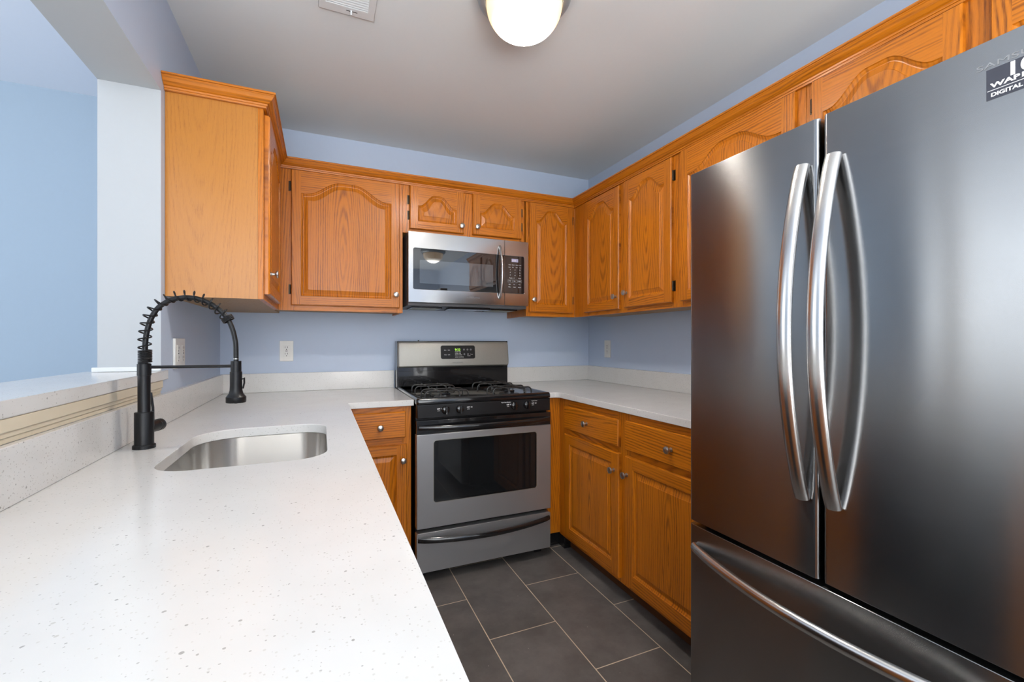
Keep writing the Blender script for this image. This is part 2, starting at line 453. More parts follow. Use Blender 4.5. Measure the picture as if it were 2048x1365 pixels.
# partition on the left: full height piece, half wall, header
mb = MB()
x0, x1 = XL-WT, XL
def part(y0, y1, z0, z1, top=0, bot=0, front=0):
    mb.face([(x1, y0, z0), (x1, y1, z0), (x1, y1, z1), (x1, y0, z1)], out=(1, 0, 0))
    mb.face([(x0, y0, z0), (x0, y1, z0), (x0, y1, z1), (x0, y0, z1)], out=(-1, 0, 0), mi=0)
    if top: mb.face([(x0, y0, z1), (x1, y0, z1), (x1, y1, z1), (x0, y1, z1)], out=(0, 0, 1), mi=1)
    if bot: mb.face([(x0, y0, z0), (x1, y0, z0), (x1, y1, z0), (x0, y1, z0)], out=(0, 0, -1), mi=1)
    if front: mb.face([(x0, y0, z0), (x1, y0, z0), (x1, y0, z1), (x0, y0, z1)], out=(0, -1, 0), mi=1)
part(YJ, YB, 0, ZC, front=1)
part(-0.9, YJ, 0, HB, top=1, front=1)
part(-0.9, YJ, HT, ZC, bot=1, front=1)
struct('wall_left', mb, [M['blue'], M['jamb']])
# living room wall with a window, wall behind the camera with an added patio door
def wall_with_hole(name, axis, P, d, a0, a1, ha0, ha1, hb0, hb1, mat):
    mb = MB()
    def bx(p, q, r, s):
        if axis == 'x': mb.box(P, P+d, p, q, r, s)
        else: mb.box(p, q, P, P+d, r, s)
    bx(a0, ha0, 0, ZC); bx(ha1, a1, 0, ZC); bx(ha0, ha1, hb1, ZC)
    if hb0 > 0: bx(ha0, ha1, 0, hb0)
    struct(name, mb, mat)
wall_with_hole('wall_far_left', 'x', XLIV-0.1, 0.1, YFRONT, YB, 0.30, 2.55, 0.42, 2.40, M['blue_liv'])
wall_with_hole('wall_front', 'y', YFRONT-0.1, 0.1, XLIV, XR, -1.75, 0.95, 0.0, 2.4, M['blue'])
def window(name, axis, P, a0, a1, b0, b1, nv):
    mb = MB(); t = 0.05
    def bx(p, q, r, s, e=0.0):
        if axis == 'x': mb.box(P-0.03+e, P+0.05, p, q, r, s)
        else: mb.box(p, q, P-0.03+e, P+0.05, r, s)
    bx(a0, a1, b0, b0+t); bx(a0, a1, b1-t, b1)
    for i in range(nv+1):
        c = a0 + (a1-a0-t)*i/nv; bx(c, c+t, b0+t, b1-t)
    o = struct(name, mb, M['white'])
    g = MB()
    if axis == 'x': g.box(P-0.02, P-0.012, a0+0.01, a1-0.01, b0+0.01, b1-0.01)
    else: g.box(a0+0.01, a1-0.01, P-0.02, P-0.012, b0+0.01, b1-0.01)
    g.build('pane', M['pane'], o, smooth=False)
window('window_1', 'x', XLIV-0.02, 0.30, 2.55, 0.42, 2.40, 2)
for cy_, lb in ((2.09, 'beige curtain gathered between the living room windows'), (0.33, 'beige curtain at the near side of the living room window')):  # unseen, placed to reflect as a warm stripe in the refrigerator steel
    mb = MB(); P = [(XLIV+0.17+0.018*sin(i*1.9), cy_-0.09+0.18*i/24) for i in range(25)]
    P2 = [(x+0.006, y) for x, y in P][::-1]
    mb.ring([[Vector((x, y, z)) for x, y in P+P2] for z in (0.06, 2.42)], cap0=True, cap1=True)
    mb.build('curtain', M['curtain'], origin=(XLIV+0.17, cy_, 0.06), label=lb, cat='curtain')
window('window_added', 'y', YFRONT-0.02, -1.75, 0.95, 0.0, 2.4, 3)  # added patio door, unseen, gives the steel something to reflect
# jamb foot trim and filler strip under the ledge
mb = MB(); mb.box(XL-WT-0.012, XL+0.002, YJ-0.012, YJ-0.0005, 1.1055, 1.121); struct('trim_1', mb, M['white'], bevel=0.002)
mb = MB(); mb.box(XL+0.0005, XL+0.006, -0.9, 1.93, 1.036, HB-0.0005, 'y'); mb.box(XL+0.006, XL+0.010, -0.9, 1.93, 1.047, HB-0.0005, 'y'); mb.box(XL+0.0005, XL+0.003, -0.9, 1.93, 1.0245, 1.036, 'y')
struct('trim_2', mb, M['beige'], bevel=0.0015)

# ================================================================== COUNTERS
def slab(name, label, cat, outer, holes, z0, z1, mat, org, bev=0.002):
    mb = MB(); poly_prism(mb, outer, holes, z0, z1)
    return mb.build(name, mat, origin=org, bevel=bev, label=label, cat=cat)
sink_hole = rrect(-0.363, 0.014, 1.222, 1.742, [0.085, 0.125, 0.085, 0.085], 10)
slab('countertop', 'white speckled quartz worktop with the sink, running from the foreground round to the range', 'countertop',
     [(XL+0.0005, -0.85), (0.118, -0.85), (0.118, 2.254), (0.4285, 2.254), (0.4285, YB-0.0005), (XL+0.0005, YB-0.0005)], [sink_hole], CB, CT, M['quartz'], (-0.2, 1, CT))
arc = [(1.228+0.033*sin(radians(t)), 2.254-0.033*(1-cos(radians(t)))) for t in range(0, 91, 15)]
slab('countertop', 'white speckled quartz worktop between the range and the refrigerator', 'countertop',
     [(1.190, YB-0.0005), (1.190, 2.254)] + arc + [(1.261, 1.045), (XR-0.0005, 1.045), (XR-0.0005, YB-0.0005)], [], CB, CT, M['quartz'], (1.6, 2, CT))
def bs(label, x0, x1, y0, y1):
    mb = MB(); mb.box(x0, x1, y0, y1, CT+0.0003, 1.024)
    mb.build('backsplash', M['quartz'], origin=((x0+x1)/2, (y0+y1)/2, CT), bevel=0.0015, label=label, cat='backsplash')
bs('white quartz upstand along the left wall behind the black faucet', XL+0.0005, XL+0.018, -0.85, YB-0.0205)
bs('white quartz upstand on the back wall left of the range', XL+0.0005, 0.4285, YB-0.020, YB-0.0005)
bs('white quartz upstand on the back wall right of the range', 1.190, XR-0.0005, YB-0.020, YB-0.0005)
bs('white quartz upstand on the right wall beside the refrigerator', XR-0.020, XR-0.0005, 1.045, YB-0.0205)
# raised ledge on the half wall
L = [(-0.752, -0.9), (-0.515, -0.9), (-0.515, 1.985), (XL+0.0015, 1.985), (XL+0.0015, YJ-0.001), (-0.7035, YJ-0.001), (-0.7035, 2.0), (-0.752, 2.0)]
slab('bar_ledge', 'raised white quartz ledge capping the half wall of the pass-through', 'ledge', L, [], HB+0.0005, 1.105, M['quartz'], (-0.63, 1, HB))

# ================================================================== CABINETS
KNOB = [(0.0005, 0), (0.009, 0.0), (0.009, 0.002), (0.0055, 0.004), (0.005, 0.014), (0.008, 0.017), (0.0145, 0.0195), (0.0158, 0.023), (0.0145, 0.027), (0.009, 0.0295), (0.0005, 0.0302)]
def knob(F, a, b, n, parent):
    mb = MB(); mb.lathe(F(a, b, n+0.0003), F.nrm(), KNOB, 24, cap0=True, cap1=True)
    mb.build('knob', M['nickel'], parent, recalc=True)
def hinge(F, a, b, side, parent, n0=0.0):
    """side: +1 the frame lies towards larger a, -1 smaller"""
    mb = MB()
    F.box(mb, a+side*0.002, a+side*0.013, b-0.026, b+0.026, n0+0.0004, n0+0.003)
    mb.tube([F(a+side*0.003, b-0.024, n0+0.008), F(a+side*0.003, b+0.024, n0+0.008)], 0.0042, 8, up=tuple(F.nrm()))
    mb.build('hinge', M['bronze'], parent)

def door(F, a0, a1, b0, b1, parent, arch=0.075, st=0.047, rbm=0.050, rt=0.045, t=0.020, name='door', flat=False, seed=None):
    mb = MB(); c = 0.004; nr = F.nrm(); av = F.av(); zv = Vector((0, 0, 1))
    ac = (a0+a1)/2
    oS1, oS2, oT, oB, oP = rb(), rb(), rb(), rb(), rc()
    vo = [random.uniform(0, 3) for _ in range(5)]
    uS1 = lambda a, b: (oS1+(a-a0), b+vo[0]); uS2 = lambda a, b: (oS2+(a-a1), b+vo[1])
    uT = lambda a, b: (oT+(b-b1), a+vo[2]); uB = lambda a, b: (oB+(b-b0), a+vo[3])
    k = random.uniform(-0.6, 0.1) - b0
    uP = lambda a, b: (oP+(a-ac), b+k)
    n0 = 0.0005
    def q(pts, uf, out): mb.face([F(*p) for p in pts], [uf(p[0], p[1]) for p in pts], out)
    # outer edges and chamfer
    R = [(a0, b0), (a1, b0), (a1, b1), (a0, b1)]; Ri = [(a0+c, b0+c), (a1-c, b0+c), (a1-c, b1-c), (a0+c, b1-c)]
    q([(*p, n0) for p in R], uS1, -nr)
    for i in range(4):
        j = (i+1) % 4; out = [-zv, av, zv, -av][i]; uf = [uB, uS2, uT, uS1][i]
        q([(*R[i], n0), (*R[j], n0), (*R[j], t-0.006), (*R[i], t-0.006)], uf, out)
        q([(*R[i], t-0.006), (*R[j], t-0.006), (*Ri[j], t), (*Ri[i], t)], uf, out+nr)
    if flat:
        q([(*p, t) for p in Ri], uT, nr)
        o = mb.build(name, M['oak'], parent, smooth=False); return o
    oa0, oa1, ob, peak = a0+st, a1-st, b0+rbm, b1-rt
    sh = peak-arch; K = 28 if arch > 0 else 1
    def top(s):
        if arch <= 0: return peak
        x = min(1, max(0, (s-0.05)/0.90)); tri = min(1.0, (1-abs(2*x-1))*1.22)
        return sh + arch*(0.5-0.5*cos(pi*tri))
    q([(a0+c, b0+c, t), (oa0, b0+c, t), (oa0, b1-c, t), (a0+c, b1-c, t)], uS1, nr)
    q([(oa1, b0+c, t), (a1-c, b0+c, t), (a1-c, b1-c, t), (oa1, b1-c, t)], uS2, nr)
    q([(oa0, b0+c, t), (oa1, b0+c, t), (oa1, ob, t), (oa0, ob, t)], uB, nr)
    for i in range(K):
        s0, s1 = i/K, (i+1)/K; A0 = oa0+(oa1-oa0)*s0; A1 = oa0+(oa1-oa0)*s1
        q([(A0, top(s0), t), (A1, top(s1), t), (A1, b1-c, t), (A0, b1-c, t)], uT, nr)
    def loop(d):
        P = [(oa0+d, ob+d), (oa1-d, ob+d)]
        for i in range(K, -1, -1):
            s = i/K; sl = 0
            P.append((oa0+d+(oa1-oa0-2*d)*s, top(s)-d))
        return P
    prof = [(0, t), (0.002, t-0.004), (0.006, t-0.0062), (0.010, t-0.0095), (0.013, t-0.0100), (0.033, t-0.0035), (0.0345, t-0.0015)]
    for (d0, h0), (d1, h1) in zip(prof, prof[1:]):
        A, B = loop(d0), loop(d1)
        for i in range(len(A)):
            j = (i+1) % len(A)
            mid = Vector(((A[i][0]+A[j][0])/2-ac, 0, 0))
            mb.face([F(*A[i], h0), F(*A[j], h0), F(*B[j], h1), F(*B[i], h1)], [uP(*A[i]), uP(*A[j]), uP(*B[j]), uP(*B[i])], nr)
    d, h = prof[-1]
    for i in range(K):
        s0, s1 = i/K, (i+1)/K
        A0 = oa0+d+(oa1-oa0-2*d)*s0; A1 = oa0+d+(oa1-oa0-2*d)*s1
        q([(A0, ob+d, h), (A1, ob+d, h), (A1, top(s1)-d, h), (A0, top(s0)-d, h)], uP, nr)
    return mb.build(name, M['oak'], parent, smooth=False)

def face_frame(F, a0, a1, b0, b1, stiles, rails, parent):
    """solid-looking frame boards: stiles full height, rails between given spans"""
    mb = MB()
    for (p, q_) in stiles: F.box(mb, p, q_, b0, b1, -0.0195, 0.0)
    for (p, q_, r, s) in rails: F.box(mb, p, q_, r, s, -0.0195, -0.0002, 'a')
    mb.build('face_frame', M['oak'], parent, bevel=0.0008)

FU = Face('-y', 2.6205)      # back wall uppers, face frame front
FR = Face('-x', 1.5955)      # right wall uppers
FLc = Face('+x', -0.2100)    # left wall upper
D0, D1 = 1.403, 2.121
UB, UT = 1.376, 2.150

# --- left wall cabinet
t = thing('wall_cabinet', 'honey oak upper cabinet on the left wall with its plain side panel facing the room', 'cabinet', (-0.37, 2.4, UB))
mb = MB(); y0 = 1.985
mb.face([(XL+0.001, y0, UB), (-0.2297, y0, UB), (-0.2297, y0, UT), (XL+0.001, y0, UT)],
        [(10000+x-XL-0.11, z-2.2) for x, z in ((XL+0.001, UB), (-0.2297, UB), (-0.2297, UT), (XL+0.001, UT))], (0, -1, 0))
mb.build('side_panel', M['oak_side'], t, smooth=False, label='pale oak veneer side')
mb = MB(); mb.box(XL+0.001, -0.2297, y0+0.0005, YB-0.001, UB+0.001, UT, 'y'); mb.build('body', M['oak_in'], t, smooth=False)
face_frame(FLc, y0, 2.60, UB, UT, [(y0, 2.022), (2.51, 2.6195)], [(2.022, 2.51, UB, 1.415), (2.022, 2.51, 2.08, UT)], t)
d = door(FLc, 2.010, 2.510, D0-0.005, 2.112, t); knob(FLc, 2.040, 1.484, 0.02, d)
# --- back wall, left of microwave
t = thing('wall_cabinet', 'large single-door oak upper cabinet left of the microwave', 'cabinet', (0.12, 2.8, UB))
mb = MB(); mb.box(-0.2287, 0.4325, FU.P+0.0197, YB-0.001, UB+0.012, UT, 'x'); mb.build('body', M['oak_in'], t, smooth=False)
mb = MB(); mb.box(0.4205, 0.4327, FU.P+0.0197, YB-0.001, UB, UT-0.001, 'z'); mb.build('side_panel', M['oak'], t, smooth=False)
face_frame(FU, -0.209, 0.433, UB, UT, [(-0.2085, -0.130), (0.400, 0.433)], [(-0.130, 0.400, UB, 1.42), (-0.130, 0.400, 2.09, UT)], t)
d = door(FU, -0.148, 0.413, D0, D1, t, arch=0.078); knob(FU, 0.391, 1.478, 0.02, d)
for b in (2.035, 1.487): hinge(FU, -0.148, b, -1, d)
# --- over microwave
t = thing('wall_cabinet', 'short two-door oak cabinet directly above the microwave', 'cabinet', (0.83, 2.8, 1.845))
mb = MB(); mb.box(0.4335, 1.2145, FU.P+0.0197, YB-0.001, 1.846, UT, 'x'); mb.build('body', M['oak_in'], t, smooth=False)
face_frame(FU, 0.433, 1.215, 1.846, UT, [(0.4335, 0.490), (0.795, 0.862), (1.170, 1.2145)], [(0.490, 0.795, 1.846, 1.885), (0.862, 1.170, 1.846, 1.885), (0.490, 0.795, 2.09, UT), (0.862, 1.170, 2.09, UT)], t)
d = door(FU, 0.472, 0.800, 1.870, 2.123, t, arch=0.068, rbm=0.047, rt=0.046); knob(FU, 0.783, 1.912, 0.02, d)
for b in (2.04, 1.95): hinge(FU, 0.472, b, -1, d)
d = door(FU, 0.856, 1.187, 1.872, 2.125, t, arch=0.068, rbm=0.047, rt=0.046); knob(FU, 0.882, 1.917, 0.02, d)
for b in (2.045, 1.953): hinge(FU, 1.187, b, 1, d)
# --- narrow cabinet right of microwave
t = thing('wall_cabinet', 'narrow one-door oak upper cabinet right of the microwave at the corner', 'cabinet', (1.4, 2.8, UB))
mb = MB(); mb.box(1.2375, 1.594, FU.P+0.0197, YB-0.001, UB+0.012, UT, 'x'); mb.build('body', M['oak_in'], t, smooth=False)
mb = MB(); mb.box(1.2255, 1.2373, FU.P+0.0197, YB-0.001, UB, UT-0.001, 'z'); mb.build('side_panel', M['oak'], t, smooth=False)
face_frame(FU, 1.2255, 1.5955, UB, UT, [(1.2255, 1.26), (1.545, 1.5953)], [(1.26, 1.545, UB, 1.42), (1.26, 1.545, 2.09, UT)], t)
d = door(FU, 1.244, 1.570, D0, D1, t, arch=0.072); knob(FU, 1.270, 1.484, 0.02, d)
for b in (2.034, 1.490): hinge(FU, 1.570, b, 1, d)
# --- right wall double cabinet
t = thing('wall_cabinet', 'two-door oak upper cabinet on the right wall in the corner', 'cabinet', (1.75, 2.2, UB))
mb = MB(); mb.box(FR.P+0.0197, XR-0.001, 1.6605, FU.P+0.0185, UB+0.012, UT, 'y'); mb.build('body', M['oak_in'], t, smooth=False)
face_frame(FR, 1.66, 2.62, UB, UT, [(1.6605, 1.70), (2.05, 2.13), (2.46, 2.6200)], [(1.70, 2.05, UB, 1.42), (2.13, 2.46, UB, 1.42), (1.70, 2.05, 2.09, UT), (2.13, 2.46, 2.09, UT)], t)
d = door(FR, 2.109, 2.478, D0-0.004, D1-0.006, t, arch=0.070); knob(FR, 2.132, 1.472, 0.02, d)
for b in (2.034, 1.490): hinge(FR, 2.478, b, 1, d)
d = door(FR, 1.690, 2.062, D0, D1-0.002, t, arch=0.070); knob(FR, 2.035, 1.485, 0.02, d)
for b in (2.028, 1.484): hinge(FR, 1.690, b, -1, d)
# --- tall upper beside the refrigerator
t = thing('wall_cabinet', 'full-height oak upper cabinet half hidden by the refrigerator', 'cabinet', (1.75, 1.35, UB))
mb = MB(); mb.box(FR.P+0.0197, XR-0.001, 1.0405, 1.6595, UB+0.012, UT, 'y'); mb.build('body', M['oak_in'], t, smooth=False)
mb = MB(); mb.box(FR.P+0.0197, XR-0.001, 1.0400, 1.0404, UB, UT-0.001, 'z'); mb.build('side_panel', M['oak'], t, smooth=False)
face_frame(FR, 1.04, 1.66, UB, UT, [(1.0400, 1.09), (1.61, 1.6597)], [(1.09, 1.61, UB, 1.42), (1.09, 1.61, 2.09, UT)], t)
d = door(FR, 1.073, 1.630, D0, D1, t, arch=0.078, rt=0.048)
for b in (2.034, 1.489): hinge(FR, 1.630, b, 1, d)
# --- over the refrigerator
t = thing('wall_cabinet', 'two-door oak cabinet high above the refrigerator', 'cabinet', (1.75, 0.58, 1.80))
mb = MB(); mb.box(FR.P+0.0197, XR-0.001, 0.131, 1.0390, 1.782, UT, 'y'); mb.build('body', M['oak_in'], t, smooth=False)
face_frame(FR, 0.13, 1.039, 1.782, UT, [(0.131, 0.18), (0.55, 0.62), (1.0, 1.0390)], [(0.18, 0.55, 1.782, 1.83), (0.62, 1.0, 1.782, 1.83), (0.18, 0.55, 2.09, UT), (0.62, 1.0, 2.09, UT)], t)
d = door(FR, 0.613, 1.012, 1.81, D1, t, arch=0.075, st=0.040, rt=0.048); knob(FR, 0.64, 1.85, 0.02, d)
for b in (2.041,): hinge(FR, 1.012, b, 1, d)
d = door(FR, 0.160, 0.559, 1.81, D1, t, arch=0.075, st=0.040, rt=0.048); knob(FR, 0.53, 1.85, 0.02, d)

# --- crown moulding, one mitred run
path = [(XL+0.001, 1.985), (-0.210, 1.985), (-0.210, FU.P), (FR.P, FU.P), (FR.P, 0.131)]
prof = [(0.000, 2.124), (0.010, 2.124), (0.011, 2.131), (0.014, 2.132), (0.015, 2.138), (0.021, 2.141), (0.031, 2.150), (0.038, 2.160), (0.041, 2.163), (0.041, 2.166), (0.045, 2.167), (0.045, 2.175), (0.0, 2.175)]
prof = [(o_+0.0008 if i < 12 else 0.0008, z) for i, (o_, z) in enumerate(prof)]
mb = MB()
dirs = [(Vector(b)-Vector(a)).normalized() for a, b in zip(path, path[1:])]
nrmv = [Vector((d_.y, -d_.x)) for d_ in dirs]
def off(i, o_):
    p = Vector(path[i])
    if i == 0: return p+nrmv[0]*o_
    if i == len(path)-1: return p+nrmv[-1]*o_
    a, b = nrmv[i-1], nrmv[i]
    m_ = (a+b); return p + m_*(o_/(1+a.dot(b)))
for i in range(len(path)-1):
    bo = rb(); L_ = 0
    for (o0, z0), (o1, z1) in zip(prof, prof[1:]+prof[:1]):
        A0, A1 = off(i, o0), off(i, o1); B0, B1 = off(i+1, o0), off(i+1, o1)
        P = [(A0.x, A0.y, z0), (B0.x, B0.y, z0), (B1.x, B1.y, z1), (A1.x, A1.y, z1)]
        ln = (Vector(path[i+1])-Vector(path[i])).length
        uvs = [(bo+L_, 0), (bo+L_, ln), (bo+L_+0.01, ln), (bo+L_+0.01, 0)]; L_ += 0.01
        nv = nrmv[i]; prn = Vector((z1-z0, o0-o1))
        outv = Vector((nv.x*prn.x, nv.y*prn.x, prn.y))
        mb.face(P, uvs, outv)
mb.build('crown_moulding', M['oak'], smooth=False, origin=(0, 2.6, 2.12), label='stepped oak crown moulding running along the tops of all the upper cabinets', cat='moulding')

# --- base cabinets
FB = Face('-y', 2.280); FRB = Face('-x', 1.286)
def drawer(F, a0, a1, b0, b1, parent):
    return door(F, a0, a1, b0, b1, parent, name='drawer', flat=True)
t = thing('base_cabinet', 'oak base cabinet with drawer and door just left of the range', 'cabinet', (0.25, 2.5, 0))
mb = MB(); mb.box(0.0945, 0.4185, FB.P+0.0197, YB-0.001, 0.09, CB-0.001, 'z'); mb.build('body', M['oak'], t, smooth=False)
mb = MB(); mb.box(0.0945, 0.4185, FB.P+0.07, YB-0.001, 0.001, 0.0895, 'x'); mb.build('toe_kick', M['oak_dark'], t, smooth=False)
face_frame(FB, 0.095, 0.42, 0.09, CB-0.001, [(0.0945, 0.145), (0.375, 0.4195)], [(0.145, 0.375, 0.845, CB-0.001), (0.145, 0.375, 0.68, 0.735), (0.145, 0.375, 0.09, 0.13)], t)
d = drawer(FB, 0.129, 0.389, 0.727, 0.857, t); knob(FB, 0.264, 0.785, 0.02, d)
d = door(FB, 0.129, 0.395, 0.108, 0.693, t, arch=0, st=0.05, rbm=0.055, rt=0.05); knob(FB, 0.374, 0.614, 0.02, d)
# right run
t = thing('base_cabinet', 'oak base cabinet with two drawers and two doors on the right beside the refrigerator', 'cabinet', (1.6, 1.7, 0))
mb = MB(); mb.box(FRB.P+0.0197, XR-0.001, 1.046, FB.P-0.0005, 0.083, CB-0.001, 'z'); mb.build('body', M['oak'], t, smooth=False)
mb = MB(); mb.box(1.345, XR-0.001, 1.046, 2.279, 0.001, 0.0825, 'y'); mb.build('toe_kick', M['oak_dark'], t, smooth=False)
face_frame(FRB, 1.046, 2.28, 0.083, CB-0.001, [(1.046, 1.16), (1.63, 1.72), (2.18, 2.2795)],
           [(1.16, 1.63, 0.845, CB-0.001), (1.16, 1.63, 0.67, 0.73), (1.16, 1.63, 0.083, 0.13), (1.72, 2.18, 0.845, CB-0.001), (1.72, 2.18, 0.67, 0.73), (1.72, 2.18, 0.083, 0.13)], t)
d = drawer(FRB, 1.699, 2.197, 0.718, 0.846, t); knob(FRB, 1.962, 0.782, 0.02, d)
d = drawer(FRB, 1.140, 1.650, 0.718, 0.850, t); knob(FRB, 1.357, 0.782, 0.02, d)
d = door(FRB, 1.695, 2.195, 0.108, 0.688, t, arch=0, st=0.055, rbm=0.058, rt=0.052); knob(FRB, 1.729, 0.604, 0.02, d)
d = door(FRB, 1.140, 1.648, 0.106, 0.690, t, arch=0, st=0.055, rbm=0.058, rt=0.052); knob(FRB, 1.632, 0.606, 0.02, d)
# corner filler between range and right run
t = thing('base_cabinet', 'plain oak corner filler cabinet between the range and the right base run', 'cabinet', (1.5, 2.6, 0))
mb = MB(); mb.box(1.191, 1.3057, FB.P, FB.P+0.019, 0.09, CB-0.001, 'z'); mb.build('front_panel', M['oak'], t, bevel=0.001)
mb = MB(); mb.box(1.191, XR-0.001, FB.P+0.0195, YB-0.001, 0.09, CB-0.001, 'z'); mb.build('body', M['oak'], t, smooth=False)
mb = MB(); mb.box(1.191, 1.330, FB.P+0.04, FB.P+0.08, 0.001, 0.0895, 'x'); mb.box(1.300, 1.343, FB.P-0.03, FB.P+0.0395, 0.001, 0.080, 'x')
mb.build('toe_kick', M['bk'], t, bevel=0.002, label='glossy black toe kick')
# peninsula run (faces the aisle)
t = thing('base_cabinet', 'oak base cabinets carrying the peninsula worktop and sink', 'cabinet', (-0.2, 1, 0))
FP = Face('+x', 0.0930)
mb = MB()
mb.box(XL+0.001, 0.0735, -0.85, 1.15, 0.09, CB-0.001, 'y'); mb.box(XL+0.001, 0.0735, 1.80, FB.P+0.66, 0.09, CB-0.001, 'y')
mb.box(0.055, 0.0735, 1.15, 1.80, 0.09, CB-0.001, 'y'); mb.box(XL+0.001, 0.055, 1.15, 1.80, 0.09, 0.12, 'y')
mb.build('body', M['oak'], t, smooth=False)
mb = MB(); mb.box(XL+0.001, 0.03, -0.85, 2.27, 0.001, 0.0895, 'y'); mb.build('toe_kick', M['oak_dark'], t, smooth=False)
mb = MB(); FP.box(mb, -0.85, 2.2790, 0.0905, CB-0.001, -0.0192, 0.0, 'z'); mb.build('face_frame', M['oak'], t, smooth=False)
for a in (-0.80, -0.05, 1.28, 1.76):
    d = door(FP, a, a+0.46, 0.108, 0.69, t, arch=0, st=0.055, rbm=0.058, rt=0.052); knob(FP, a+0.43, 0.604, 0.02, d)
    d = drawer(FP, a, a+0.46, 0.718, 0.85, t); knob(FP, a+0.23, 0.785, 0.02, d)

t = thing('dishwasher', 'guessed black dishwasher, unseen, added under the peninsula worktop as a dark reflection for the refrigerator', 'dishwasher', (0.1, 0.86, 0))  # unseen guess, added so the refrigerator's lower half reflects something dark
mb = MB(); FP.box(mb, 0.57, 1.165, 0.11, 0.875, 0.0005, 0.018); dwd = mb.build('dishwasher_door', M['bkmat'], t, bevel=0.004)
mb = MB(); FP.box(mb, 0.57, 1.165, 0.775, 0.875, 0.0182, 0.024); mb.build('control_panel', M['bk'], t, bevel=0.002)
mb = MB(); mb.tube([FP(0.62, 0.745, 0.0175), FP(0.66, 0.745, 0.045), FP(1.075, 0.745, 0.045), FP(1.115, 0.745, 0.0175)], 0.008, 10); mb.build('handle', M['bkmat'], dwd)

# ================================================================== SINK
t = thing('sink', 'undermount stainless steel sink bowl set in the white worktop', 'sink', (-0.175, 1.48, 0.70))
def sl(g, z, rr): return [Vector((x, y, z)) for x, y in rrect(-0.363-g, 0.014+g, 1.222-g, 1.742+g, [max(0.02, r_+rr) for r_ in (0.085, 0.125, 0.085, 0.085)], 10)]
mb = MB()
mb.ring([sl(0.022, 0.8840, 0.01), sl(0.003, 0.8838, 0.003), sl(0.003, 0.8815, 0.003), sl(-0.004, 0.72, -0.004), sl(-0.010, 0.706, -0.010), sl(-0.024, 0.699, -0.020), sl(-0.10, 0.6965, -0.045)], cap1=True)
o = mb.build('bowl', M['sink'], t, angle=60)
s_ = o.modifiers.new('thickness', 'SOLIDIFY'); s_.thickness = 0.0012; s_.offset = 1 if False else -1
mb = MB(); mb.lathe((-0.175, 1.48, 0.6975), (0, 0, 1), [(0.055, 0), (0.055, 0.002), (0.045, 0.003), (0.04, 0.001), (0.001, 0.001)], 28)
mb.build('drain', M['nickel'], t, recalc=True)

# ================================================================== FAUCET
bx_, by_ = -0.450, 1.524; hx_, hy_ = -0.228, 1.495
t = thing('faucet', 'tall matte black spring-coil kitchen faucet beside the sink', 'faucet', (bx_, by_, CT))
mb = MB(); mb.lathe((bx_, by_, CT+0.0004), (0, 0, 1), [(0.0258, 0), (0.0258, 0.008), (0.024, 0.0105), (0.0218, 0.0108), (0.0218, 0.098), (0.0208, 0.0995), (0.0148, 0.0997), (0.0143, 0.101), (0.0143, 0.200), (0.0158, 0.2003), (0.0158, 0.232), (0.0135, 0.233), (0.0135, 0.234)], 36)
mb.build('body', M['rubber'], t, recalc=True)
hp = [(0.009, 1.150), (0.009, 1.18), (0.010, 1.198), (0.016, 1.218), (0.030, 1.238), (0.051, 1.259), (0.083, 1.279), (0.135, 1.300), (0.197, 1.314), (0.275, 1.325), (0.353, 1.331), (0.448, 1.334), (0.551, 1.332), (0.648, 1.325), (0.738, 1.314), (0.82, 1.299), (0.877, 1.284), (0.919, 1.269), (0.961, 1.244), (0.986, 1.219), (0.998, 1.197), (1.0, 1.161), (1.0, 1.150)]
ctrl = [Vector((bx_+(hx_-bx_)*s, by_+(hy_-by_)*s, z)) for s, z in hp]
def catmull(P, m):
    out = []
    for i in range(len(P)-1):
        p0, p1, p2, p3 = P[max(i-1, 0)], P[i], P[i+1], P[min(i+2, len(P)-1)]
        for k in range(m):
            u = k/m
            out.append(0.5*((2*p1)+(p2-p0)*u+(2*p0-5*p1+4*p2-p3)*u*u+(3*p1-p0-3*p2+p3)*u**3))
    out.append(P[-1]); return out
hose = catmull(ctrl, 8)
mb = MB(); mb.tube(hose, 0.0066, 14, up=(0.12, 1, 0)); mb.build('hose', M['rubber'], t)
# spring
cum = [0]
for a, b in zip(hose, hose[1:]): cum.append(cum[-1]+(b-a).length)
def at(d):
    d = max(0, min(cum[-1], d))
    for i in range(len(cum)-1):
        if cum[i+1] >= d:
            u = (d-cum[i])/max(1e-9, cum[i+1]-cum[i]); return hose[i].lerp(hose[i+1], u), (hose[i+1]-hose[i]).normalized()
    return hose[-1], (hose[-1]-hose[-2]).normalized()
# distance at which the hose passes the coil end (s=.90)
dend = min(range(len(hose)), key=lambda i: abs((hose[i]-Vector((bx_+(hx_-bx_)*0.915, by_+(hy_-by_)*0.915, 1.2715))).length)); dend = cum[dend]
turns = []
def coil(d0, d1, nt, k=16, sag=0.0):
    for i in range(int(nt*k)+1):
        u = i/(nt*k); turns.append((d0+(d1-d0)*u, 2*pi*nt*u, sag*sin(pi*u)))
base = len(turns)
coil(0.0, 0.036, 8); ph0 = 8*2*pi
tl = [(d, a, s) for d, a, s in turns]
nt2 = 15
tl += [(0.036+(dend-0.010-0.036)*i/(nt2*16), ph0+2*pi*nt2*i/(nt2*16), sin(pi*min(1, i/(nt2*16)*1.1))) for i in range(1, nt2*16+1)]
tl += [(dend-0.010+0.013*i/(4*16), ph0+2*pi*(nt2+i/16), 0) for i in range(1, 4*16+1)]
pl = Vector((hx_-bx_, hy_-by_, 0)).normalized(); side = Vector((-pl.y, pl.x, 0))
sp_ = []
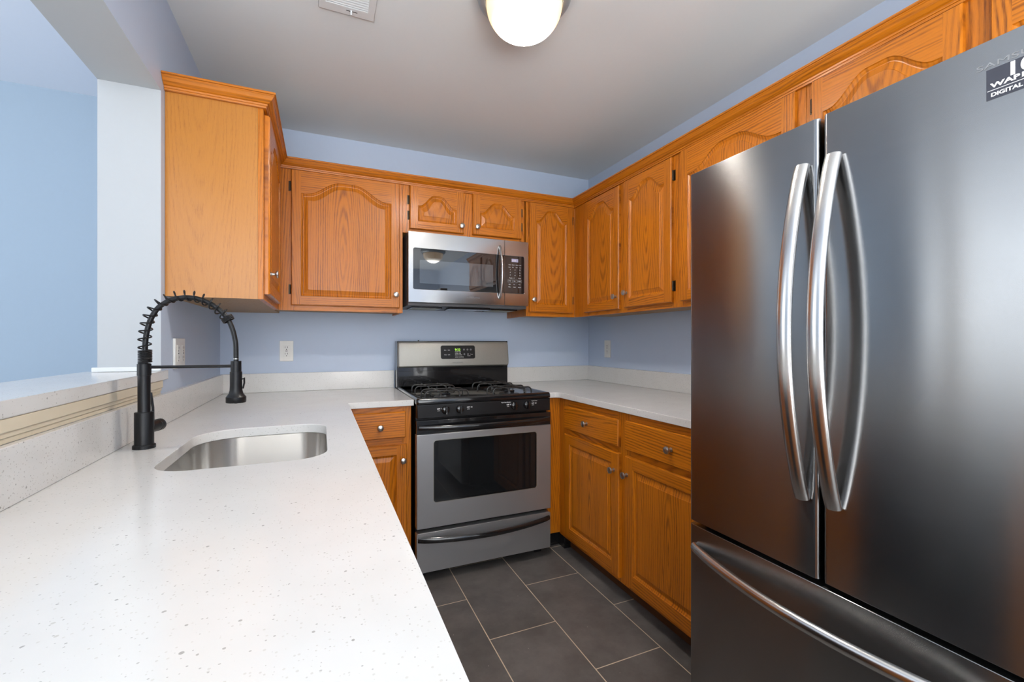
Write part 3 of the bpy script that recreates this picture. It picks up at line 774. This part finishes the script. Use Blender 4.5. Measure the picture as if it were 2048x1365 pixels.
for d, a, sg in tl:
    p, tg = at(d); u2 = tg.cross(side).normalized()
    outw = u2 if u2.dot(Vector((bx_+0.5*(hx_-bx_), by_, 1.15))-p) < 0 else -u2
    sp_.append(p + outw*0.0065*sg*1.0 + side*(cos(a)*0.0142) + u2*(sin(a)*0.0142))
mb = MB(); mb.tube(sp_, 0.0021, 6, up=(0.05, 0.1, 1)); mb.build('spring', M['rubber'], t)
mb = MB(); mb.tube([(bx_+pl.x*0.0155, by_+pl.y*0.0155, 1.1385), (hx_-pl.x*0.012, hy_-pl.y*0.012, 1.1385)], 0.0042, 12); mb.build('support_arm', M['rubber'], t)
mb = MB(); mb.lathe((hx_, hy_, 1.033), (0, 0, 1), [(0.004, -0.003), (0.006, 0.0), (0.0245, 0.0), (0.0258, 0.002), (0.0258, 0.016), (0.0235, 0.019), (0.0185, 0.026), (0.0160, 0.036), (0.0154, 0.050), (0.0154, 0.0888), (0.0136, 0.0892), (0.0136, 0.120), (0.007, 0.1203)], 32)
o = mb.build('spray_head', M['rubber'], t, recalc=True)
mb = MB(); mb.lathe((hx_, hy_, 1.1535), (0, 0, 1), [(0.0062, 0), (0.0062, 0.004), (0.0075, 0.005), (0.0075, 0.007)], 16); mb.build('hose_nut', M['nickel'], t, recalc=True, label='chrome hose nut')
mb = MB(); q0 = Vector((hx_, hy_, 0))+pl*0.0150
mb.tube([q0+Vector((0, 0, 1.100))+pl*0.001, q0+pl*0.006+Vector((0, 0, 1.104)), q0+pl*0.0065+Vector((0, 0, 1.090)), q0+pl*0.003+Vector((0, 0, 1.073))], (0.0022, 0.005), 8, up=(0.12, 1, 0)); mb.build('spray_trigger', M['rubber'], t)
mb = MB(); mb.lathe((bx_+0.004, by_+0.0195, 0.968), (0.25, 1, 0), [(0.0165, 0), (0.0165, 0.034), (0.0158, 0.0345), (0.0158, 0.036), (0.017, 0.0365), (0.017, 0.052), (0.016, 0.0535), (0.001, 0.0536)], 28)
o = mb.build('valve', M['rubber'], t, recalc=True)
mb = MB(); mb.tube([(bx_+0.004, by_+0.058, 0.980), (bx_+0.003, by_+0.058, 1.02), (bx_-0.003, by_+0.062, 1.062)], (0.0035, 0.005), 8, up=(0, 1, 0)); mb.build('lever', M['rubber'], o)

# ================================================================== RANGE
t = thing('gas_range', 'freestanding gas range with black cooktop and silver oven door', 'stove', (0.808, 2.5, 0))
X0, X1 = 0.4325, 1.1835
FS = Face('-y', 2.245)
mb = MB(); mb.box(X0+0.004, X1-0.004, 2.2455, 2.915, 0.035, 0.895)
mb.box(X0+0.02, X0+0.06, 2.28, 2.32, 0.0005, 0.035); mb.box(X1-0.06, X1-0.02, 2.28, 2.32, 0.0005, 0.035)
mb.box(X0+0.02, X0+0.06, 2.84, 2.88, 0.0005, 0.035); mb.box(X1-0.06, X1-0.02, 2.84, 2.88, 0.0005, 0.035)
mb.build('body', M['bkmat'], t, smooth=False)
# oven door: steel skin with window recess, black upper band
mb = MB(); F = FS; T = 0.045
wa0, wa1, wb0, wb1 = 0.517, 1.095, 0.399, 0.711
hole = [(x, z) for x, z in rrect(wa0, wa1, wb0, wb1, 0.016, 5)]
outer = [(X0, 0.273), (X1, 0.273), (X1, 0.745), (X0, 0.745)]
def plate_with_hole(mb, F, outer, holes, n0, n1, mi=0):
    t_ = MB(); poly_prism(t_, outer, holes, n0, n1, mi)
    i0 = len(mb.v)
    for f, m_ in zip(t_.f, t_.mi):
        pts = [t_.v[i] for i in f]
        P = [F(p.x, p.y, p.z) for p in pts]
        nn = (pts[1]-pts[0]).cross(pts[2]-pts[0])
        o_ = F.av()*nn.x + Vector((0, 0, 1))*nn.y + F.nrm()*nn.z
        mb.face(P, out=o_, mi=m_)
plate_with_hole(mb, F, outer, [hole], 0.001, T)
od = mb.build('oven_door', M['silver'], t, bevel=0.003, angle=30)
mb = MB(); F.box(mb, wa0-0.004, wa1+0.004, wb0-0.004, wb1+0.004, 0.0012, T-0.006)
o = mb.build('oven_window', M['mglass'], od, smooth=False)
mb = MB()
plate_with_hole(mb, F, [(x, z) for x, z in rrect(wa0-0.0, wa1+0.0, wb0-0.0, wb1+0.0, 0.016, 5)], [[(x, z) for x, z in rrect(wa0+0.005, wa1-0.005, wb0+0.005, wb1-0.005, 0.012, 5)]], T-0.0058, T-0.0005)
mb.build('window_bezel', M['bk'], od, smooth=False)
mb = MB(); F.box(mb, X0, X1, 0.7455, 0.813, 0.001, T-0.004)
for i, (a, b) in enumerate(((0.60, 0.69), (0.71, 0.80), (0.86, 0.95), (0.97, 1.06))):
    for k in range(3): F.box(mb, a, b, 0.796+k*0.0055, 0.7985+k*0.0055, T-0.004, T-0.0025)
mb.build('door_top_band', M['bk'], od, bevel=0.003)
def bowbar(F, a0, a1, b, n0, bow, r, droop=0.0, pw=0.75, vert=False, steps=28, b1=None):
    P = []
    for i in range(steps+1):
        s = i/steps; k = sin(pi*s)**pw
        if vert: P.append(F(a0+(a1-a0)*s if a1 is not None else a0, b+(b1-b)*s, n0+bow*k))
        else: P.append(F(a0+(a1-a0)*s, b-droop*k, n0+bow*k))
    return P
mb = MB(); mb.tube(bowbar(F, 0.444, 1.174, 0.777, T-0.002, 0.045, 0), (0.008, 0.0125), 14, up=(0, 0, 1)); mb.build('oven_handle', M['bk'], od)
mb = MB()
plate_with_hole(mb, F, rrect(wa0-0.003, wa1+0.003, wb0-0.003, wb1+0.003, 0.018, 5), [rrect(wa0+0.0005, wa1-0.0005, wb0+0.0005, wb1-0.0005, 0.015, 5)], T-0.001, T+0.0012)
mb.build('bezel_highlight', M['guard'], od, smooth=False)  # lighter ring added as the light line along the bezel's bevel
# storage drawer
mb = MB(); plate_with_hole(mb, F, rrect(X0, X1-0.003, 0.054, 0.253, 0.008, 3), [], 0.001, T)
dr = mb.build('storage_drawer', M['silver'], t, bevel=0.003)
mb = MB(); mb.tube(bowbar(F, 0.440, 1.174, 0.221, T-0.003, 0.045, 0, droop=0.012), (0.008, 0.0145), 14, up=(0, 0, 1)); mb.build('drawer_handle', M['bk'], dr)
# control panel and knobs
mb = MB(); F.box(mb, X0+0.003, X1-0.003, 0.823, 0.894, 0.001, T-0.002); cp = mb.build('control_panel', M['bkmat'], t, bevel=0.004)
for a in (0.578, 0.654, 0.960, 1.036):
    mb = MB(); c0 = F(a, 0.862, T-0.0018)
    mb.lathe(c0, F.nrm(), [(0.0215, 0), (0.0215, 0.005), (0.0185, 0.011), (0.013, 0.014), (0.001, 0.0142)], 28)
    F.box(mb, a-0.0045, a+0.0045, 0.862-0.019, 0.862+0.021, T+0.009, T+0.028)
    kb = mb.build('burner_knob', M['bk'], cp, recalc=True, angle=40)
for a, s_t in ((0.535, 'OFF  HI'), (0.692, 'OFF  HI'), (0.915, 'OFF  HI'), (1.064, 'OFF  HI')):
    text(s_t, F, a-0.0, 0.866, T-0.0015, 0.009, M['mark'], cp, bold=0.0003)
    text('LITE', F, a+0.002, 0.857, T-0.0015, 0.007, M['mark'], cp)
text('Right Rear Burner', F, 0.884, 0.880, T-0.0015, 0.0075, M['mark'], cp); text('Right Front', F, 1.064, 0.880, T-0.0015, 0.0075, M['mark'], cp)
# cooktop
mb = MB()
def cl(g, z, r): return [Vector((x, y, z)) for x, y in rrect(X0+g, X1-g, 2.200+g, 2.815, [0.004, 0.004, r, r], 5)]
mb.ring([cl(0.0, 0.8965, 0.012), cl(-0.001, 0.905, 0.012), cl(0.0, 0.918, 0.014), cl(0.004, 0.9245, 0.014), cl(0.012, 0.926, 0.014), cl(0.022, 0.923, 0.02), cl(0.032, 0.911, 0.02), cl(0.045, 0.908, 0.02)], cap0=True, cap1=True)
mb.build('cooktop', M['bk'], t, angle=50)
for gx in (0.617, 0.999):
    for gy in (2.365, 2.635):
        mb = MB()
        mb.lathe((gx, gy, 0.909), (0, 0, 1), [(0.060, 0), (0.055, 0.003), (0.030, 0.004), (0.028, 0.012), (0.001, 0.012)], 28)
        bn = mb.build('burner', M['iron'], t, recalc=True)
        mb = MB(); mb.lathe((gx, gy, 0.9212), (0, 0, 1), [(0.024, 0), (0.031, 0.001), (0.031, 0.006), (0.028, 0.008), (0.001, 0.0085)], 28); mb.build('burner_cap', M['bk'], bn, recalc=True)
        mb = MB(); h = 0.118; r_ = 0.0042; zt = 0.948
        def arch_(p, q):
            p, q = Vector(p), Vector(q); d_ = (q-p)
            P = [p+Vector((0, 0, 0.910))]
            for k in range(6):
                a = pi/2*k/5; P.append(p + d_*(0.10*(1-cos(a))) + Vector((0, 0, 0.925+(zt-0.925)*sin(a))))
            for k in range(6):
                a = pi/2*(1-k/5); P.append(q - d_*(0.10*(1-cos(a))) + Vector((0, 0, 0.925+(zt-0.925)*sin(a))))
            P.append(q+Vector((0, 0, 0.910)))
            return P
        for e in (-0.05, 0.05):
            mb.tube(arch_((gx-h, gy+e, 0), (gx+h, gy+e, 0)), r_, 8, up=(0, 1, 0.01))
            mb.tube(arch_((gx+e, gy-h, 0), (gx+e, gy+h, 0)), r_, 8, up=(1, 0, 0.01))
        mb.build('burner_grate', M['iron'], t)
# backguard
bg = Face('-y', 2.83)
mb = MB(); mb.box(X0+0.001, X1-0.001, 2.8305, 2.9215, 0.9, 1.213)
F = bg; F.box(mb, X0+0.006, X1-0.006, 0.9265, 1.022, 0.0, 0.006); F.box(mb, X0+0.012, X1-0.012, 1.0235, 1.045, 0.0, 0.0015)
g0 = mb.build('backguard', M['bk'], t, bevel=0.004)
mb = MB(); prof_ = [(0.0005, 1.045), (0.022, 1.047), (0.030, 1.055), (0.030, 1.075), (0.022, 1.150), (0.016, 1.195), (0.010, 1.206), (0.0005, 1.209)]
loops = []
for (a, ins) in ((X0+0.002, 0.010), (X0+0.006, 0.003), (X0+0.014, 0.0), (X1-0.014, 0.0), (X1-0.006, 0.003), (X1-0.002, 0.010)):
    loops.append([bg(a, z + (ins if z < 1.12 else -ins), max(0.0004, n-ins*0.8)) for n, z in prof_])
mb.ring(loops, cap0=True, cap1=True)
gp = mb.build('guard_panel', M['guard'], g0, angle=40)
FG = Face('-y', 2.83); nn_ = lambda z: 0.030-(z-1.075)*0.0085/0.075*1.0
class Tilt(Face):
    def __call__(s, a, b, n=0):
        return Vector((a, 2.83-(nn_(b)+n), b))
FT = Tilt('-y', 2.83)
mb = MB()
L0 = rrect(0.706, 0.938, 1.097, 1.184, 0.012, 5)
mb.ring([[FT(x, z, 0.0002) for x, z in L0], [FT(x, z, 0.0016) for x, z in L0]], cap0=True, cap1=True)
dp = mb.build('display_panel', M['bkmat'], gp)
text('9:33', FT, 0.800, 1.149, 0.0018, 0.022, M['green'], dp, 'clock_display', bold=0.0004)
for (a, b, r_) in ((0.862, 1.157, 0.006), (0.886, 1.157, 0.006), (0.909, 1.157, 0.006), (0.864, 1.127, 0.006), (0.889, 1.127, 0.006)):
    mb = MB(); mb.lathe(FT(a, b, 0.0017), (0, -1, 0), [(r_, 0), (r_, 0.0006), (0.0005, 0.0006)], 16); mb.build('button', M['greymark'], dp, recalc=True)
for a, b, s_t in ((0.728, 1.152, 'Bake'), (0.753, 1.152, 'Broil'), (0.728, 1.122, 'Clean'), (0.753, 1.122, 'Lock'), (0.800, 1.140, 'START TIME'), (0.800, 1.130, 'COOK TIME'), (0.800, 1.120, 'DELAY CLEAN'), (0.800, 1.106, 'OVEN CONTROL'), (0.884, 1.114, 'Cancel'), (0.905, 1.124, 'Timer')):
    text(s_t, FT, a, b, 0.0018, 0.0075, M['mark'], dp)
text('FRIGIDAIRE', FT, 0.782, 1.069, 0.0004, 0.011, M['greymark'], gp, sxx=1.3)
mb = MB(); mb.tube([(0.575, 2.87, 1.2128), (0.575, 2.87, 1.219)], 0.005, 10, up=(0, 1, 0)); mb.build('vent_button', M['bk'], g0)

# ================================================================== MICROWAVE
t = thing('microwave', 'stainless over-the-range microwave mounted under the short oak cabinet', 'microwave', (0.83, 2.75, 1.41))
FM = Face('-y', 2.570); A0, A1 = 0.452, 1.206
mb = MB(); mb.box(A0+0.002, A1-0.002, 2.5705, YB-0.001, 1.418, 1.8435); mb.build('body', M['grey'], t, bevel=0.003)
mb = MB()
for (a, b, mi) in ((0.50, 0.66, 1), (1.0, 1.16, 1)):
    mb.box(a-0.012, b+0.012, 2.64, 2.80, 1.4095, 1.4175, mi=0); mb.box(a, b, 2.652, 2.788, 1.4085, 1.4094, mi=1)
mb.box(0.70, 0.96, 2.575, 2.66, 1.405, 1.4175, mi=0); mb.box(0.73, 0.93, 2.70, 2.82, 1.4105, 1.4175, mi=0)
mb.build('bottom_vents', [M['bk'], M['filt']], t, smooth=False)
F = FM; T = 0.027
hole = rrect(0.480, 1.0355, 1.511, 1.746, 0.010, 4)
# door skin: window runs to the split, so build as frame pieces
mb = MB(); plate_with_hole(mb, F, [(A0, 1.435), (1.0430, 1.435), (1.0430, 1.840), (A0, 1.840)], [rrect(0.480, 1.0415, 1.511, 1.746, [0.0008, 0.010, 0.010, 0.0008], 4)], 0.001, T)
md = mb.build('microwave_door', M['steel'], t, bevel=0.0015)
mb = MB(); F.box(mb, 0.479, 1.0425, 1.510, 1.747, 0.0015, T-0.0015); mb.build('door_window', M['glass'], md, smooth=False)
mb = MB(); plate_with_hole(mb, F, rrect(0.517, 0.968, 1.545, 1.680, 0.001, 2), [], T-0.0014, T-0.0010); mb.build('window_screen', M['mwin'], md, smooth=False)
mb = MB(); plate_with_hole(mb, F, [(1.0440, 1.435), (A1, 1.435), (A1, 1.840), (1.0440, 1.840)], [rrect(1.0450, 1.178, 1.511, 1.746, [0.010, 0.0008, 0.0008, 0.010], 4)], 0.001, T)
mp = mb.build('control_side', M['steel'], t, bevel=0.0015)
mb = MB(); F.box(mb, 1.0442, 1.179, 1.510, 1.747, 0.0015, T-0.0015); kp = mb.build('keypad', M['glass'], mp, smooth=False)
mb = MB(); F.box(mb, 1.091, 1.136, 1.708, 1.728, T-0.0014, T-0.0008); mb.build('display', M['disp'], kp, smooth=False)
text('8:34', F, 1.096, 1.7125, T-0.0008, 0.014, M['mark'], kp)
rows = [('Popcorn', 'Reheat', 'Defrost', 'Cook'), ('Soften', 'Melt', 'Keep', 'Auto')]
for r_, row in enumerate(rows):
    for c_, s_t in enumerate(row): text(s_t, F, 1.070+c_*0.0245, 1.688-r_*0.015, T-0.0013, 0.0058, M['mark'], kp)
for r_, row in enumerate(('123', '456', '789')):
    for c_, s_t in enumerate(row): text(s_t, F, 1.079+c_*0.033, 1.656-r_*0.017, T-0.0013, 0.010, M['mark'], kp)
for c_, s_t in enumerate(('Power', '0', 'Timer')): text(s_t, F, 1.076+c_*0.030, 1.605, T-0.0013, 0.008, M['mark'], kp)
mb = MB(); plate_with_hole(mb, F, [(1.066, 1.580), (1.160, 1.580), (1.160, 1.597), (1.066, 1.597)], [[(1.067, 1.581), (1.0965, 1.581), (1.0965, 1.596), (1.067, 1.596)], [(1.0975, 1.581), (1.1285, 1.581), (1.1285, 1.596), (1.0975, 1.596)], [(1.1295, 1.581), (1.159, 1.581), (1.159, 1.596), (1.1295, 1.596)]], T-0.0014, T-0.0010)
mb.build('key_outline', M['logo'], kp, smooth=False)
for c_, s_t in enumerate(('STOP', '+30s', 'START')): text(s_t, F, 1.070+c_*0.0315, 1.586, T-0.0013, 0.0075, M['mark'], kp)
for c_, s_t in enumerate(('Light', 'Fan', 'Vent')): text(s_t, F, 1.071+c_*0.033, 1.566, T-0.0013, 0.007, M['mark'], kp)
for c_, s_t in enumerate(('Hi/Lo', 'Clock', 'Option')): text(s_t, F, 1.069+c_*0.033, 1.549, T-0.0013, 0.007, M['mark'], kp)
text('SAMSUNG', F, 0.800, 1.470, T-0.0002, 0.016, M['greymark'], md, sxx=1.1)
mb = MB(); mb.tube(bowbar(F, 1.010, 1.010, 1.480, T-0.001, 0.042, 0, vert=True, b1=1.798, pw=0.6), (0.0105, 0.007), 14, up=(1, 0, 0)); mb.build('door_handle', M['handle'], md)

# ================================================================== REFRIGERATOR
FX = 1.022
FF = Face('-x', FX); T = 0.065
FB2 = Face('-x', FX+T+0.006)
t = thing('refrigerator', 'large stainless french-door refrigerator on the right with bottom freezer', 'refrigerator', (1.45, 0.64, 0))
yL, yR, yG0, yG1 = 1.0177, 0.252, 0.6400, 0.6305
mb = MB(); mb.box(FX+T+0.006, 1.885, yR+0.004, yL-0.004, 0.05, 1.690)
mb.box(FX+0.12, FX+0.18, yR+0.03, yR+0.09, 0.0005, 0.05); mb.box(FX+0.12, FX+0.18, yL-0.09, yL-0.03, 0.0005, 0.05); mb.box(1.78, 1.84, yR+0.03, yR+0.09, 0.0005, 0.05); mb.box(1.78, 1.84, yL-0.09, yL-0.03, 0.0005, 0.05)
mb.build('body', M['grey'], t, bevel=0.003)
def fdoor(name, y0, y1, z0, z1, r=0.010):
    mb = MB()
    sec = []
    for i in range(7):                       # rounded front corners, x from back to front
        a = radians(90*i/6); sec.append((y1-r+r*cos(a), FX+r-r*sin(a)))
    for i in range(7):
        a = radians(90+90*i/6); sec.append((y0+r+r*cos(a), FX+r-r*sin(a)))
    sec = [(y1, FX+T)] + sec + [(y0, FX+T)]
    mb.ring([[Vector((x, y, z)) for y, x in sec] for z in (z0, z1)], cap0=True, cap1=True)
    return mb.build(name, M['fridge'], t, bevel=0.0012, angle=30)
dl = fdoor('fridge_door', yG0, yL, 0.674, 1.712)
dr_ = fdoor('fridge_door', yR, yG1, 0.674, 1.712)
fz = fdoor('freezer_drawer', yR, yL, 0.075, 0.662)
mb = MB(); mb.box(FX+T+0.0005, FX+T+0.0055, yR+0.006, yL-0.006, 0.08, 1.688); mb.build('door_gasket', M['bkmat'], t, smooth=False)
for yc, d_ in ((0.672, dl), (0.604, dr_)):
    P = bowbar(FF, yc, yc, 0.850, 0.006, 0.062, 0, vert=True, b1=1.612, pw=0.85, steps=40)
    mb = MB(); mb.tube(P, (0.017, 0.011), 20, up=(-1, 0, 0)); mb.build('door_handle', M['handle'], d_)
P = bowbar(FF, 0.290, 0.993, 0.600, 0.006, 0.066, 0, pw=0.85, steps=40)
mb = MB(); mb.tube(P, (0.011, 0.0145), 20, up=(0, 0, 1)); mb.build('freezer_handle', M['handle'], fz)
text('SAMSUNG', FF, 0.3795, 1.6655, 0.0002, 0.0125, M['logo'], dr_, sxx=1.75)
mb = MB(); FF.box(mb, 0.262, 0.3665, 1.611, 1.662, 0.0003, 0.0008); stk = mb.build('sticker', M['sticker'], dr_, smooth=False, label='dark warranty sticker')
text('10', FF, 0.3440, 1.6395, 0.0009, 0.030, M['mark'], stk, sxx=1.15, bold=0.0008)
text('YEAR', FF, 0.301, 1.6395, 0.0009, 0.012, M['mark'], stk, sxx=1.2, bold=0.0003)
text('WARRANTY', FF, 0.3610, 1.6300, 0.0009, 0.0105, M['mark'], stk, sxx=1.45, bold=0.0004)
mb = MB(); FF.box(mb, 0.266, 0.3650, 1.6255, 1.6265, 0.0009, 0.0012); mb.build('sticker_rule', M['mark'], stk, smooth=False)
text('DIGITAL INVERTER', FF, 0.3610, 1.6155, 0.0009, 0.0085, M['mark'], stk, sxx=1.15, bold=0.0003)

# ================================================================== CEILING LIGHT, VENT, OUTLETS
def ceiling_lamp(lx, ly, label, power):
    t = thing('ceiling_light', label, 'light', (lx, ly, ZC))
    mb = MB(); mb.lathe((lx, ly, ZC-0.0004), (0, 0, -1), [(0.150, 0), (0.160, 0.003), (0.168, 0.020), (0.170, 0.034), (0.167, 0.044), (0.158, 0.056), (0.146, 0.064), (0.139, 0.064), (0.137, 0.058), (0.02, 0.056)], 64)
    mb.build('base', M['canopy'], t, recalc=True)
    mb = MB(); mb.lathe((lx, ly, ZC-0.0600), (0, 0, -1), [(0.1345, 0), (0.1342, 0.012)] + [(0.1342*cos(radians(a)), 0.012+0.112*sin(radians(a))) for a in range(6, 90, 6)] + [(0.001, 0.124)], 64)
    mb.build('glass_dome', dome_mat((lx, ly), 0.1342, power), t, recalc=True, angle=60)
ceiling_lamp(0.660, 1.425, 'round flush-mount ceiling light with glowing frosted dome above the range aisle', 340.0)
ceiling_lamp(1.40, -0.90, 'second round flush ceiling light, seen only as a reflection in the microwave door', 60.0)

t = thing('ceiling_vent', 'white louvred air register in the ceiling', 'vent', (0.09, 1.63, ZC))
mb = MB(); v0, v1, u0, u1 = -0.012, 0.188, 1.44, 1.812
tmp = MB(); poly_prism(tmp, [(v0, u0), (v1, u0), (v1, u1), (v0, u1)], [[(v0+0.028, u0+0.03), (v1-0.028, u0+0.03), (v1-0.028, u1-0.045), (v0+0.028, u1-0.045)]], ZC-0.009, ZC-0.0004)
tmp.build('frame', M['white'], t, bevel=0.003)
mb = MB(); mb.box(v0+0.026, v1-0.026, u0+0.028, u1-0.043, ZC-0.0018, ZC-0.0004); mb.build('backing', M['slot'], t, smooth=False)
mb = MB(); k = 0
y = u0+0.036
while y < u1-0.050:
    mb.face([(v0+0.027, y, ZC-0.0035), (v1-0.027, y, ZC-0.0035), (v1-0.027, y+0.0105, ZC-0.0085), (v0+0.027, y+0.0105, ZC-0.0085)], out=(0, -1, -2))
    mb.face([(v0+0.027, y, ZC-0.0025), (v1-0.027, y, ZC-0.0025), (v1-0.027, y+0.0105, ZC-0.0075), (v0+0.027, y+0.0105, ZC-0.0075)], out=(0, 1, 2))
    y += 0.0125
mb.build('louvre', M['white'], t, smooth=False)
mb = MB(); mb.box(0.085, 0.125, u1-0.028, u1-0.025, ZC-0.0098, ZC-0.0091, mi=1); mb.box(0.100, 0.106, u1-0.032, u1-0.020, ZC-0.026, ZC-0.0092)
mb.build('lever', [M['white'], M['slot']], t, smooth=False)

def outlet(F, a0, a1, b0, b1, label, kind='duplex', n=0.005):
    t = thing('wall_outlet', label, 'outlet', tuple(F((a0+a1)/2, (b0+b1)/2, 0)))
    mb = MB(); F.box(mb, a0, a1, b0, b1, 0.0004, n); mb.build('cover_plate', M['plate'], t, bevel=0.002)
    gangs = 2 if (a1-a0) > 0.1 else 1
    for g in range(gangs):
        ac = a0+(a1-a0)*(g+0.5)/gangs; bc = (b0+b1)/2
        mb = MB(); F.box(mb, ac-0.0165, ac+0.0165, bc-0.033, bc+0.033, n+0.0002, n+0.002)
        r = mb.build('receptacle', M['plate'], t, bevel=0.0008)
        mb = MB()
        for c in (bc-0.019, bc+0.019):
            F.box(mb, ac-0.0078, ac-0.0058, c-0.001, c+0.008, n+0.0021, n+0.0024)
            F.box(mb, ac+0.0058, ac+0.0078, c-0.001, c+0.008, n+0.0021, n+0.0024)
            mb.lathe(F(ac, c-0.009, n+0.0021), F.nrm(), [(0.0026, 0), (0.0026, 0.0003)], 12)
        F.box(mb, ac-0.006, ac+0.006, bc-0.0015, bc+0.0015, n+0.0021, n+0.0024)
        mb.build('slot', M['slot'], r, smooth=False)
outlet(Face('-y', YB), -0.228, -0.155, 1.093, 1.214, 'white double outlet on the back wall left of the range')
outlet(Face('-x', XR), 2.650, 2.724, 1.094, 1.219, 'white outlet on the right wall above the corner of the counter')
outlet(Face('+x', XL), 2.075, 2.205, 1.104, 1.222, 'white wide outlet plate on the left wall behind the faucet arm', n=0.010)
